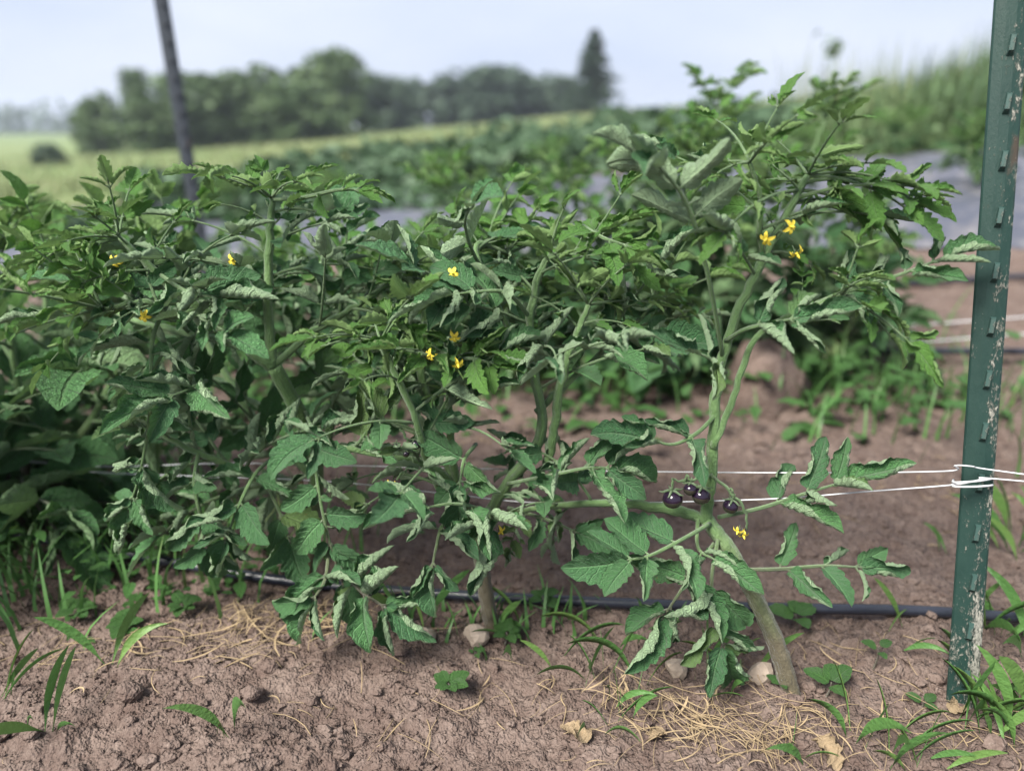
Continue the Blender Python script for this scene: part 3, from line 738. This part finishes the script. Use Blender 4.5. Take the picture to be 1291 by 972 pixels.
B.hand([(640, 640, .77), (690, 655, .75), (725, 670, .74)], .042, 2, nh=(0, -.6, .8), start=.4, pl=POOL_FLAT+POOL_CURL)
B.hand([(735, 285, .80), (760, 300, .77), (790, 310, .76)], .05, 3, nh=(0, -.5, .85), start=.3, young=True)
B.hand([(668, 400, .78), (640, 370, .75), (600, 368, .73), (570, 372, .72)], .05, 3, nh=(0, -.4, .9), start=.4)
B.hand([(566, 458, .76), (590, 452, .73), (620, 458, .72)], .045, 3, nh=(0, -.6, .8), start=.3, young=True)
B.hand([(566, 458, .76), (540, 448, .73), (505, 440, .72)], .045, 3, nh=(0, -.6, .8), start=.3, young=True)
B.auto(b1, 12, (.10, .15), .45, 1.0); B.auto(b2, 5, (.07, .11), .55, 1.0); B.auto(b3, 6, (.08, .13), .5, 1.0)
B.auto(b5, 3, (.08, .12), .3, 1.0, tip=False); B.auto(b8, 8, (.09, .14), .35, 1.0); B.auto(b7, 7, (.09, .13), .35, 1.0); B.auto(b6, 8, (.08, .13), .25, 1.0)
B.auto(b4, 15, (.10, .16), .25, 1.0)
for (px, py, Y, d) in ((573, 424, .72, (0, -.9, -.3)), (577, 458, .715, (.2, -.8, -.4)), (493, 612, .70, (.3, -.9, -.2)), (571, 345, .74, (0, -.9, .2)), (630, 668, .72, (.5, -.6, -.4)), (543, 447, .73, (-.4, -.8, 0))):
    flower(B, px, py, Y, .0075, d)
t3 = B.stem([P(505, 540, .74), P(512, 555, .73), P(520, 580, .725), P(500, 605, .72)], [.0017, .0014, .001], 'fruit_truss', 6)
for (px, py, r) in ((500, 563, .0045), (524, 560, .006), (512, 572, .004)): fruit(B, px, py, .725, r)

# ------------------------------------------------------------------ front row: large leaning plant
C = Plant(base_at(388, 742), 'large sprawling tomato plant with a thick stem leaning over the twine', 7, GRP, 300)
b = C.base; fk = P(345, 462, .81)
C.stem([b, P(393, 660, b[1]), P(398, 600, .85), P(385, 540, .835), fk], [.0105, .010, .0092, .0085], 'stem', 18)
c1 = C.stem([fk, P(312, 437, .80), P(250, 388, .79), P(195, 340, .78), P(150, 300, .78)], [.0078, .007, .0055, .0035])
c2 = C.stem([fk, P(338, 385, .815), P(340, 300, .82), P(343, 250, .82)], [.0058, .005, .003])
c3 = C.stem([fk, P(395, 418, .82), P(450, 385, .83), P(500, 350, .85)], [.0045, .004, .0025])
c4 = C.stem([P(398, 600, .85), P(330, 540, .93), P(260, 430, 1.0), P(225, 335, 1.04)], [.007, .006, .005, .003])
c5 = C.stem([P(398, 600, .85), P(430, 490, .93), P(450, 380, .98), P(425, 335, 1.02)], [.007, .006, .005, .003])
c6 = C.stem([P(395, 640, .85), P(320, 600, .81), P(250, 570, .78), P(190, 540, .77)], [.005, .0045, .003])
c7 = C.stem([P(312, 437, .80), P(240, 420, .86), P(160, 400, .92), P(70, 350, .96)], [.005, .004, .003])
c8 = C.stem([P(250, 390, .79), P(215, 400, .76), P(185, 380, .74), P(130, 390, .74)], [.0035, .003, .002])
C.hand([(385, 520, .82), (393, 545, .765), (402, 620, .74), (415, 680, .73), (432, 735, .725)], .050, 6, nh=(0, -.95, .3), start=.15, pl=POOL_FLAT, small=.6)
C.hand([(210, 385, .79), (192, 430, .75), (190, 510, .735), (178, 590, .73), (163, 640, .73)], .058, 4, nh=(0, -.9, .4), start=.25, pl=POOL_CURL+POOL_ROLL)
C.hand([(432, 720, .73), (455, 745, .70), (485, 765, .69)], .060, 3, nh=(0, -.8, .5), start=.3, pl=POOL_ROLL+POOL_CURL)
C.hand([(415, 690, .74), (410, 730, .70), (395, 755, .69)], .055, 2, nh=(0, -.8, .5), start=.4, pl=POOL_CURL)
C.hand([(260, 480, .78), (240, 490, .74), (215, 500, .72)], .065, 2, nh=(0, -.6, .8), start=.4, pl=POOL_FLAT+POOL_CURL)
C.hand([(340, 580, .80), (320, 600, .75), (300, 640, .73), (285, 680, .73)], .055, 3, nh=(0, -.8, .5), start=.3)
C.hand([(250, 570, .78), (245, 610, .75), (255, 660, .74), (262, 690, .74)], .05, 3, nh=(0, -.8, .5), start=.3)
C.hand([(330, 600, .81), (350, 640, .77), (365, 680, .76)], .05, 3, nh=(0, -.8, .5), start=.3)
C.hand([(343, 252, .82), (380, 250, .80), (425, 240, .79), (455, 240, .79)], .034, 4, nh=(0, -.4, .9), start=.3, young=True)
C.hand([(150, 300, .78), (110, 310, .76), (60, 320, .75)], .04, 4, nh=(0, -.4, .9), start=.3, young=True)
C.hand([(200, 345, .78), (240, 370, .73), (280, 375, .72)], .055, 3, nh=(0, -.5, .85), start=.3)
C.hand([(430, 560, .80), (450, 560, .74), (470, 530, .73)], .062, 1, nh=(-.2, -.8, .5), start=.5, pl=POOL_ROLL)
C.auto(c1, 11, (.09, .14), .3, 1.0); C.auto(c2, 9, (.08, .13), .35, 1.0); C.auto(c3, 9, (.08, .14), .3, 1.0)
C.auto(c6, 7, (.09, .14), .25, 1.0, tip=False); C.auto(c8, 5, (.07, .11), .3, 1.0); C.auto(c7, 9, (.09, .14), .25, 1.0)
C.auto(c4, 15, (.10, .16), .2, 1.0); C.auto(c5, 15, (.10, .16), .2, 1.0)
for (px, py, Y, d) in ((146, 329, .745, (0, -.9, -.2)), (182, 398, .73, (.2, -.9, 0)), (294, 327, .78, (0, -.9, 0))): flower(C, px, py, Y, .0075, d)
pts = [G(384, 742), P(382, 690, C.base[1]-.03), P(377, 640, C.base[1]-.02), P(379, 600, C.base[1])]
st = empty('dry_stalk', pts[0], 'split dry brown stalk standing upright under the sprawling plant', 'stalk')
for dx, r in ((0., .0042), (.006, .0028)):
    mb = MB(); tube(mb, catmull([np.array(p)-np.array(pts[0])+np.array([dx*(1-.6*i/3), .001, -.004 if i == 0 else 0]) for i, p in enumerate(pts)], 5), [r, r*.85, r*.9, r*.4], 7); mb.build('strip', M_STRAW, st)
print('leaflets', A.nl, B.nl, C.nl)

# ------------------------------------------------------------------ plants out of focus
def auto_plant(base, height, spread, nst, nlf, label, group, seed, lean=(0, 0), Ls=(.13, .21)):
    p = Plant(base, label, seed, group, 0); r = p.rng
    for i in range(nst):
        a = i*2.4+r.random(); s = spread*(.35+.65*r.random()) if i else spread*.15; h = height*(.72+.28*r.random()) if i else height
        t = np.array([math.cos(a)*s+lean[0], math.sin(a)*s+lean[1], h])
        c = p.stem([p.base, p.base+t*np.array([.35, .35, .3]), p.base+t*np.array([.8, .8, .65]), p.base+t], [.009, .007, .005, .0028], 'stem' if i == 0 else 'branch', 7)
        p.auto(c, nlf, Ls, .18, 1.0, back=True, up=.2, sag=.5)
    return p
auto_plant(base_at(40, 712)+np.array([-.06, .1, 0]), .42, .24, 6, 9, 'blurred tomato plant at the outer end of the front row', GRP, 31)
auto_plant(base_at(-130, 660)+np.array([-.1, .1, 0]), .42, .24, 5, 8, 'blurred tomato plant mostly cut off by the picture edge', GRP, 33)
G2 = 'tomato plants of the second row'
for i, (px, py, top, Y, sp, nst, lab) in enumerate([
    (895, 500, 112, 1.75, .30, 8, 'tall tomato plant of the second row rising above the ridge line'),
    (1075, 505, 270, 1.75, .16, 4, 'second row tomato plant nearest the green post'),
    (690, 500, 215, 1.80, .32, 7, 'second row tomato plant showing above the middle front plant'),
    (520, 490, 300, 1.9, .26, 6, 'second row tomato plant in the gap between the two bushy front plants'),
    (330, 480, 305, 2.0, .30, 6, 'second row tomato plant behind the sprawling front plant'),
    (120, 470, 285, 2.1, .32, 6, 'second row tomato plant above the outer blurred front plant')]):
    t = P(px, top, Y); bz = float(terrain(t.x, Y)); bs = np.array([t.x, Y, bz-.01])
    auto_plant(bs, t.z-bz-.03, sp, nst, 11, lab, G2, 41+i)

# ------------------------------------------------------------------ T-posts
def tpost(base, top, width, label, height, face, pm=None, smt=None):
    base = Vector(base); ax = (Vector(top)-base).normalized(); f = Vector(face); f = (f-ax*f.dot(ax)).normalized(); x = (-f).cross(ax)
    M = Matrix(((x.x, -f.x, ax.x, base.x), (x.y, -f.y, ax.y, base.y), (x.z, -f.z, ax.z, base.z), (0, 0, 0, 1)))
    o = empty('steel_post', (0, 0, 0), label, 'post', 'steel T-posts'); o.matrix_world = M
    w = width/2; t = .0042; wd = width*.92; br = .0016
    prof = [(-w, .0015), (-w+br, 0), (-w*.3, -.0022), (w*.3, -.0022), (w-br, 0), (w, .0015), (w, t), (t*.75, t+.0035), (t*.5, wd), (-t*.5, wd), (-t*.75, t+.0035), (-w, t)]
    zs = np.linspace(-.15, height, 60); n = len(prof); v = []; fc = []
    for k, z in enumerate(zs):
        for (a, b) in prof: v.append((a, b, z))
    for k in range(len(zs)-1):
        for j in range(n): j2 = (j+1) % n; fc.append((k*n+j, k*n+j2, (k+1)*n+j2, (k+1)*n+j))
    fc.append(tuple(range(n-1, -1, -1))); fc.append(tuple((len(zs)-1)*n+j for j in range(n)))
    mb = MB(); mb.add(v, fc); body = mb.build('post_body', pm or M_POST, o, smooth=False)
    mb = MB(); sw, sh, sdp = width*.10, .0105, .0065
    pr = [(-sw, 0, -sh), (sw, 0, -sh), (sw, 0, sh), (-sw, 0, sh), (-sw*.7, -sdp, -sh*.55), (sw*.7, -sdp, -sh*.55), (sw*.7, -sdp*.8, sh*.8), (-sw*.7, -sdp*.8, sh*.8)]
    mb.add(pr, [(0, 1, 5, 4), (1, 2, 6, 5), (2, 3, 7, 6), (3, 0, 4, 7), (4, 5, 6, 7), (3, 2, 1, 0)]); sm = mb.mesh('stud', smt or M_STUD, False)
    z = .035
    while z < height-.03:
        link('stud', sm, o, Matrix.Translation((width*.06, -.0015, z)) @ Matrix.Rotation(R(7), 4, 'Y')); z += .054
    return o, M
gb = G(1212, 893)
post, PM = tpost(gb, P(1276, 0, .79), .0290, 'weathered green steel post with a line of studs and white twine tied round it', 1.15, (-.42, -1, 0))
lp = P(238, 215, 2.66); lb = Vector((lp.x+.012, 2.66, float(terrain(lp.x, 2.66))))
tpost(lb, P(203, 0, 2.62), .045, 'blurred slender dark post standing in the row behind', 1.5, (.2, -1, 0), M_GREYPOST, M_GREYPOST)

# ------------------------------------------------------------------ twine
def strand(pts, r, n=14, sag=0.0):
    c = catmull(pts, n); mb = MB(); tube(mb, c, r, 8); return mb
def posty(px, py, dy):      # a point on the post's axis height for pixel row py
    ax = (P(1276, 0, .79)-gb).normalized(); best = min((abs((P(px, py, gb.y+k*.002).z) - (gb+ax*((P(px, py, gb.y+k*.002).z-gb.z)/ax.z)).z) + abs((P(px, py, gb.y+k*.002)-(gb+ax*((P(px, py, gb.y+k*.002).z-gb.z)/ax.z))).y), k) for k in range(120))
    return gb.y+best[1]*.002+dy
yp = posty(1225, 600, 0)
fr = yp-.0125
mb = strand([P(1420, 618, yp-.05), P(1248, 603, fr), P(1238, 604, fr-.0005), P(1203, 611, fr-.002), P(1100, 619, yp-.012), P(945, 630, yp+.015), P(690, 634, .77), P(560, 622, .80), P(400, 606, .84), P(180, 598, .93), P(0, 590, 1.06), P(-150, 588, 1.2)], .00075)
for (xa, ya, xb, yb_) in ((1202, 613, 1249, 612), (1203, 608, 1248, 604)):
    tube(mb, catmull([P(xa-1, ya-3, fr+.028), P(xa, ya, fr-.003), P((xa+xb)/2, (ya+yb_)/2+1, fr-.0075), P(xb, yb_, fr-.001), P(xb+2, yb_-2, fr+.028)], 6), .0011, 8)
tag(mb.build('twine', M_TWINE), 'white twine tied at the lower knot on the green post, crossing the front plants', 'twine', 'trellis twine')
mb = strand([P(1420, 615, yp-.06), P(1248, 592, fr), P(1226, 588, fr-.006), P(1204, 587, fr-.001), P(1190, 594, yp+.006), P(1000, 596, yp+.03), P(780, 594, .80), P(560, 590, .84), P(300, 584, .90), P(130, 588, .97), P(0, 579, 1.03), P(-150, 570, 1.15)], .00075)
tag(mb.build('twine', M_TWINE), 'white twine looped once round the post just above the knot, passing behind the plants', 'twine', 'trellis twine')
for (ya, yb_, lab) in ((400, 408, 'upper blurred twine strung along the second row'), (421, 430, 'lower blurred twine strung along the second row')):
    mb = strand([P(1420, ya-6, 1.72), P(1291, ya, 1.75), P(1050, yb_+6, 1.8), P(700, yb_, 1.9), P(300, yb_, 2.1), P(-150, yb_, 2.35)], .0016)
    tag(mb.build('twine', M_TWINE), lab, 'twine', 'trellis twine')

# ------------------------------------------------------------------ drip hoses
def hose(pix, r, label):
    pts = []
    for q in pix:
        g = G(*q); pts.append(Vector((g.x, g.y, float(terrain(g.x, g.y))+r*1.0+.010)))
    mb = MB(); c = catmull(pts, 16); c[:, 2] += .004*np.sin(np.linspace(0, 9, len(c))); tube(mb, c, r, 12)
    tag(mb.build('drip_hose', M_HOSE), label, 'hose', 'drip hoses')
hose([(1450, 804), (1291, 796), (1150, 787), (1000, 782), (800, 773), (590, 761), (450, 752), (330, 741), (225, 725), (100, 702), (-100, 670)], .0068, 'black drip hose lying along the foot of the front row')
hose([(1450, 456), (1291, 454), (1130, 453), (990, 452), (800, 448), (500, 446), (200, 445), (-100, 440)], .0085, 'blurred black drip hose along the second row')
hose([(1450, 354), (1291, 357), (1130, 362), (900, 366), (600, 368)], .0085, 'blurred black drip hose on bare soil farther back below the film')

# ------------------------------------------------------------------ soil clods, crumbs, straw
rng = np.random.default_rng(90)
def scatter(n, ymin, ymax, pw=1.0):
    y = ymin+(ymax-ymin)*rng.random(n)**pw; x = (rng.random(n)*2-1)*(.55+y*.85)*.95; return x, y
mb = MB(); x, y = scatter(7500, .42, 1.9, 1.3)
keep = vnoise(x*6, y*6, 51) > -.22; x, y = x[keep], y[keep]
for pl_ in (A, B, C): x = np.concatenate([x, pl_.base[0]+rng.normal(size=70)*.02]); y = np.concatenate([y, pl_.base[1]+rng.normal(size=70)*.016])
x = np.concatenate([x, gb.x+rng.normal(size=90)*.03]); y = np.concatenate([y, gb.y+rng.normal(size=90)*.022]); z = terrain(x, y)+micro(x, y)
for i in range(len(x)):
    v, f = ICO1 if rng.random() < .6 else ICO2; s = .0018+.0070*rng.random()**4.5
    q = v*(1+.26*rng.normal(size=(len(v), 1))*(.55 if len(v) > 20 else 1)); q = (q@rotm(rng))*np.array([1.25, 1, .7])*s
    mb.add(q+np.array([x[i], y[i], z[i]+s*.25]), f)
tag(mb.build('soil_clods', M_CLOD, smooth=False), 'loose crumbly brown clods scattered over the soil', 'soil', kind='stuff')
mb = MB(); x, y = scatter(26000, .42, 1.25); keep = vnoise(x*9, y*9, 53) > -.15; x, y = x[keep], y[keep]; z = terrain(x, y)+micro(x, y)
octv = np.array([(1, 0, 0), (-1, 0, 0), (0, 1, 0), (0, -1, 0), (0, 0, 1), (0, 0, -1)], float); octf = [(0, 2, 4), (2, 1, 4), (1, 3, 4), (3, 0, 4), (2, 0, 5), (1, 2, 5), (3, 1, 5), (0, 3, 5)]
for i in range(len(x)):
    s = .0008+.0024*rng.random()**2.5; q = (octv*(.7+.6*rng.random((6, 1))))@rotm(rng)*s; mb.add(q+np.array([x[i], y[i], z[i]+s*.4]), octf)
tag(mb.build('soil_crumbs', M_CLOD, smooth=False), 'fine soil crumbs over the bare ground', 'soil', kind='stuff')
def ribbon(mb, pts, w):
    T, N, B_ = frames(pts); pts = np.asarray(pts); n = len(pts); ws = w*np.sin(np.linspace(.35, 2.9, n))[:, None]
    v = np.concatenate([pts-N*ws*.8, pts+B_*ws*.3, pts+N*ws*.8]); mb.add(v, [(i+k*n, i+1+k*n, i+1+(k+1)*n, i+(k+1)*n) for i in range(n-1) for k in (0, 1)])
def straw_piece(mb, p, L, r, rng, lift=.006):
    a = rng.random()*6.28; t = np.array([math.cos(a), math.sin(a), 0]); k = rng.normal()*.55; pts = []
    for j in range(6):
        s = j/5-.5; an = a+k*s; pts.append([p[0]+math.cos(an)*s*L, p[1]+math.sin(an)*s*L, 0])
    z0 = gz(*pts[0][:2])+lift*rng.random(); z1 = gz(*pts[-1][:2])+lift*rng.random()*.5; zm = gz(*pts[3][:2])
    for j in range(6): pts[j][2] = max(z0+(z1-z0)*j/5, zm-.003)+.0012+.002*math.sin(j*.6)
    (tube(mb, pts, [r*.8, r, r*.5], 4) if rng.random() < .75 else ribbon(mb, pts, r*2.2))
mb = MB()
for (px, py, sx, sy, n, lf) in ((850, 905, .10, .05, 190, .016), (960, 935, .10, .04, 110, .012), (360, 790, .09, .03, 150, .014), (330, 830, .14, .05, 60, .008), (110, 820, .16, .06, 70, .008),
                            (560, 880, .2, .06, 28, .005), (1180, 930, .12, .05, 60, .012), (1250, 640, .1, .12, 50, .01), (620, 560, .3, .1, 90, .008), (900, 620, .25, .12, 60, .005), (420, 930, .15, .06, 16, .005), (1080, 840, .12, .06, 40, .006)):
    c = G(px, py)
    for i in range(int(n*.85)):
        straw_piece(mb, (c.x+rng.normal()*sx*.6, c.y+rng.normal()*sy*.6), .018+.06*rng.random()**2, .0003+.0005*rng.random()**2, rng, lf)
tag(mb.build('dry_straw', M_STRAW), 'pale dry straw and dead roots littering the soil', 'straw', kind='stuff')

# a heap of loose earth behind the open plant
c = G(972, 520); v, f = ICO3; q = v.copy(); q = q*(1+.5*vnoise(q[:, 0]*2.5+9, q[:, 1]*2.5+q[:, 2]*2, 61)+.25*vnoise(q[:, 0]*7, q[:, 1]*7+q[:, 2]*5, 62))[:, None]*np.array([.085, .07, .12]); mb = MB(); mb.add(q, f)
o = mb.build('soil_mound', M_CLOD); o.location = c+Vector((0, .06, .02)); tag(o, 'heap of brown earth behind the open plant by the post', 'soil heap')
# stones and dried leaves
for (px, py, s, lab) in ((958, 856, .0135, 'tan angular stone beside the bent woody stem'), (853, 843, .0125, 'brown stone among straw under the rolled leaves'),
                         (600, 812, .013, 'rounded pinkish stone at the foot of the middle plant'), (540, 812, .009, 'small brown stone below the hanging curled leaf'),
                         (168, 893, .011, 'dark soil lump alone on the bare ground'), (318, 890, .009, 'grey brown lump between the two lone grass shoots'),
                         (935, 800, .010, 'brown lump just under the drip hose by the woody stem'), (1250, 948, .010, 'pale lump at the bottom edge beyond the post')):
    c = G(px, py); v, f = ICO2; r2 = np.random.default_rng(px)
    q = v.copy()
    for _ in range(7):
        d = r2.normal(size=3); d /= np.linalg.norm(d); h = .55+.35*r2.random(); e = np.clip(q@d-h, 0, None); q = q-e[:, None]*d
    q = q*np.array([1.15, .9, .95])*s*1.2*(1+.03*r2.normal(size=(len(q), 1))); mb = MB(); mb.add(q, f)
    o = mb.build('soil_lump' if 'lump' in lab else 'stone', M_CLOD if 'lump' in lab else M_STONE, smooth=False); o.location = c+Vector((0, 0, s*.55)); tag(o, lab, 'stone' if 'stone' in lab else 'soil lump', 'stones and lumps on the soil')
DRY = [leaflet_geo(np.random.default_rng(600+i), W=.8, cl=1.6, cr=2.2, bend=.9, teeth=.3, pucker=.09) for i in range(4)]
for i, (px, py, s, a, lab) in enumerate(((740, 945, .040, 40, 'crumpled dry leaf below the straw patch'), (1030, 940, .038, 190, 'crumpled pale dry leaf between grass shoots near the bottom edge'), (840, 935, .025, 100, 'small curled dry leaf on the straw patch'),
                            (1195, 905, .03, 300, 'brown dry leaf against the foot of the green post'))):
    c = G(px, py); mb = MB(); mb.add(*DRY[i]); o = mb.build('dry_leaf', M_DRYLEAF); o.location = c+Vector((0, 0, .006)); o.scale = (s, s, s); o.rotation_euler = (R(10), R(14), R(a)); tag(o, lab, 'dry leaf', 'dry leaves on the soil')

# ------------------------------------------------------------------ grass tufts and weeds
def blade_mesh(seed):
    r = np.random.default_rng(seed); mb = MB(); n = 10; bend = .3+1.1*r.random(); ang = .12; p = np.zeros(2); v = []
    for i in range(n+1):
        t = i/n; w = .5*(min(1, .55+t*2))*(1-t)**.7+.004
        tw = .5*t*r.normal()*.0+.9*t*(seed % 3-1); ct, st_ = math.cos(tw), math.sin(tw)
        for s in (-1, 0, 1): v.append((s*w*ct, p[0]+s*w*st_*.5, p[1]+(abs(s)*w*.35)))
        ang = .12+bend*t**1.5; p = p+np.array([math.sin(ang), math.cos(ang)])/n
    f = [(i*3+s, i*3+s+1, i*3+s+4, i*3+s+3) for i in range(n) for s in (0, 1)]
    for q in range(len(v)): v[q] = (v[q][0]*.021, v[q][1], v[q][2])
    v = [(a, b_, c-(.0)) for a, b_, c in v]
    mb.add(v, f); return mb.mesh('blade', M_GRASS)
BL = [blade_mesh(i) for i in range(9)]
def tuft(px, py, n, L, lab, seed, az=None, wid=1.0, spread=.012, at=None):
    c = G(px, py) if at is None else at; r = np.random.default_rng(seed); o = empty('grass_tuft', c-Vector((0, 0, .003)), lab, 'grass', 'grass tufts in the soil')
    for i in range(n):
        a = (r.random()*6.28 if az is None else R(az)+r.normal()*.6); l = L*(.5+.6*r.random()); w = l*wid*(.8+.5*r.random())
        tilt = R(8+28*r.random())
        M = Matrix.Translation((r.normal()*spread, r.normal()*spread, 0)) @ Matrix.Rotation(a, 4, 'Z') @ Matrix.Rotation(-tilt, 4, 'X') @ Matrix.Diagonal((w, l, l, 1))
        link('blade', BL[int(r.integers(9))], o, M)
for i, (px, py, n, L, lab, w, sp) in enumerate((
    (1246, 925, 15, .10, 'tall bright grass tuft just beyond the foot of the green post', .75, .014),
    (1275, 900, 18, .115, 'dense grass tuft beyond the post at the picture edge', .7, .02),
    (1150, 955, 12, .075, 'grass tuft at the bottom edge before the post', .8, .014),
    (1078, 945, 4, .09, 'short upright grass shoot between dry leaf and post', .9, .006),
    (1285, 690, 12, .16, 'grass clump behind the post above the drip hose', .5, .02),
    (1265, 800, 14, .13, 'dark grass under the drip hose beyond the post', .6, .02),
    (1185, 700, 2, .09, 'thin grass blade just behind the post', .5, .004),
    (1135, 820, 4, .07, 'sparse grass by the hose before the post', .6, .012),
    (775, 910, 9, .075, 'grass tuft beside the straw patch', .7, .014),
    (765, 850, 16, .11, 'drooping grass clump under the stem gap', .6, .025),
    (640, 800, 8, .09, 'thin grass growing round the middle woody stem', .4, .02),
    (530, 805, 7, .09, 'thin grass under the hanging curled leaf', .4, .02),
    (288, 945, 3, .085, 'lone upright grass shoot at the bottom of the bare soil', .9, .004),
    (66, 925, 5, .085, 'bent grass tuft in the bare soil nearest the picture corner', .9, .008),
    (140, 852, 3, .10, 'low grass blade arching flat over the soil', .9, .006),
    (920, 865, 14, .08, 'grass tuft against the bent woody stem', .5, .015),
    (4, 890, 4, .09, 'grass shoots cut by the picture edge', .8, .006),
    (1000, 960, 4, .07, 'small grass shoots below the lone stone', .8, .01))):
    tuft(px, py, n, L, lab, 300+i, None, w, sp)
WL = []
for i in range(6):
    g = leaflet_geo(np.random.default_rng(500+i), W=.72, cl=.3, cr=.3, bend=.5, teeth=.12, nt=5, nv=14, nu=9, pucker=.02); mb = MB(); mb.add(*g); WL.append(mb.mesh('leaf', M_WEED))
def seedling(px, py, n, L, hgt, lab, seed, flat=.5):
    c = G(px, py); r = np.random.default_rng(seed); o = empty('weed_seedling', c, lab, 'weed', 'small broadleaf weeds in the soil')
    mb = MB(); top = np.array([r.normal()*.004, r.normal()*.004, hgt]); tube(mb, catmull([(0, 0, -.004), top*.5+np.array([.002, 0, 0]), top]), [.0014, .0009], 6); mb.build('stem', M_STEM, o)
    for i in range(n):
        a = i*2.4+r.random()*.5; d = np.array([math.cos(a), math.sin(a), .25+.3*r.random()]); l = L*(.65+.5*r.random()); p = top*(1-.35*(i % 3)/3)
        link('leaf', WL[int(r.integers(6))], o, basis(d, (0, -.2, 1), p+d*.002, l))
for i, (px, py, n, L, h, lab) in enumerate((
    (566, 876, 9, .022, .010, 'bright green weed rosette alone in bare soil below the middle plant'),
    (1040, 880, 4, .026, .022, 'weed seedling with three pointed leaves near the woody stem base'),
    (984, 872, 6, .014, .014, 'tiny weed touching the base of the bent woody stem'),
    (1100, 845, 3, .018, .03, 'single upright weed leaf before the post'),
    (1160, 893, 3, .018, .008, 'round leaved weed at the foot of the post'),
    (635, 812, 7, .018, .02, 'small weed hugging the middle woody stem'),
    (598, 832, 4, .010, .006, 'tiny flat weed by the pinkish stone'),
    (165, 795, 8, .026, .015, 'blurred bright weed on the soil under the sprawling plant'),
    (90, 785, 8, .026, .02, 'blurred bright weed nearer the picture edge'),
    (235, 775, 8, .022, .02, 'bright weed beside the end of the visible drip hose'),
    (205, 720, 10, .024, .04, 'taller weed under the hanging pale leaf'),
    (935, 540, 5, .02, .04, 'small weed seedling on bare soil behind the right plant'),
    (690, 780, 6, .022, .03, 'weed beside the hose in the stem gap'),
    (1005, 790, 4, .035, .03, 'pale leafy shoot by the hose next to the woody stem'))):
    seedling(px, py, n, L, h, lab, 700+i)
# low weeds under the rows
mb = MB()
def weedmass(px, py, sx, sy, n, h, s):
    c = G(px, py); x = c.x+rng.normal(size=n)*sx; y = c.y+rng.normal(size=n)*sy; z = terrain(x, y)+h*rng.random(n)**1.3
    g = leaflet_geo(np.random.default_rng(5), W=.5, cl=.3, cr=.3, bend=.5, nv=6, nu=5)
    for i in range(n):
        a = rng.random()*6.28; A_ = np.array(basis((math.cos(a), math.sin(a), .3+rng.normal()*.3), (0, 0, 1), (x[i], y[i], z[i]), s*(.6+.8*rng.random())))
        mb.add(g[0]@A_[:3, :3].T+A_[:3, 3], g[1], g[2])
weedmass(60, 690, .18, .10, 420, .12, .022); weedmass(250, 730, .10, .04, 110, .05, .022); weedmass(-80, 650, .2, .12, 260, .16, .04)
weedmass(1040, 495, .09, .10, 130, .10, .045); weedmass(1180, 480, .12, .12, 60, .06, .04); weedmass(700, 500, .5, .12, 260, .10, .05); weedmass(300, 520, .5, .12, 300, .10, .05)
tag(mb.build('low_weeds', M_WEED), 'low green weeds growing at the foot of the tomato rows', 'weeds', kind='stuff')
mb = MB()
for (px, py, sx, sy, n, h) in ((60, 690, .2, .1, 500, .14), (1050, 500, .12, .1, 160, .16), (760, 470, .25, .1, 240, .2), (1260, 520, .1, .15, 90, .12), (300, 500, .5, .15, 300, .15), (640, 790, .12, .02, 60, .06)):
    c = G(px, py); x = c.x+rng.normal(size=n)*sx; y = c.y+rng.normal(size=n)*sy
    blades(mb, np.stack([x, y, terrain(x, y)], 1), h*(.4+.7*rng.random(n)), .006, rng, .7, seg=4)
tag(mb.build('row_grass', M_GRASS), 'rough grass growing through the rows', 'grass', kind='stuff')
# low crop plants set in the film beds
for i, (px, py, s, lab) in enumerate(((1225, 262, .20, 'young squash plant on the film just before the green post'), (1000, 262, .22, 'young plant on the film behind the tip of the right plant'), (820, 285, .2, 'young plant on the film seen through the tall second row plant'),
                                (420, 300, .2, 'young plant on the film above the bushy front plants'), (60, 318, .2, 'young plant on the film near the picture edge'), (1130, 215, .2, 'young pale plant on the farther film strip'), (300, 302, .22, 'young plant on the film behind the sprawling plant'), (560, 280, .24, 'young plant on the film above the yellow flowers of the middle plant'), (180, 305, .22, 'young plant on the film by the foot of the blurred slender post'), (690, 262, .24, 'young plant on the film just before the tall second row plant'))):
    c = G(px, py); c.z += .09; auto_plant(np.array(c), s, .14, 4, 4, lab, 'young plants in the film beds', 800+i, Ls=(.12, .17)).o.name = 'young_crop_plant'
for o in bpy.data.objects:
    if o.name.startswith('young_crop_plant'): o['category'] = 'crop plant'
# ------------------------------------------------------------------ the air
mb = MB(); x0, x1, y0, y1, z0, z1 = -1300., 1300., -12., 520., -8., 14.
mb.add([(x0, y0, z0), (x1, y0, z0), (x1, y1, z0), (x0, y1, z0), (x0, y0, z1), (x1, y0, z1), (x1, y1, z1), (x0, y1, z1)], [(3, 2, 1, 0), (4, 5, 6, 7), (0, 1, 5, 4), (1, 2, 6, 5), (2, 3, 7, 6), (3, 0, 4, 7)])
k = NT('haze_air'); vol = k.n('VolumePrincipled', {'Color': (.80, .88, 1.0), 'Density': .0010, 'Anisotropy': .2}); k.t.links.new(vol.outputs[0], k.out.inputs['Volume'])
tag(mb.build('haze', k.m, smooth=False), 'faint pale haze in the air over the whole field', 'haze', kind='stuff')
print('objects', len(bpy.data.objects), 'tris', sum(len(m.polygons) for m in bpy.data.meshes))
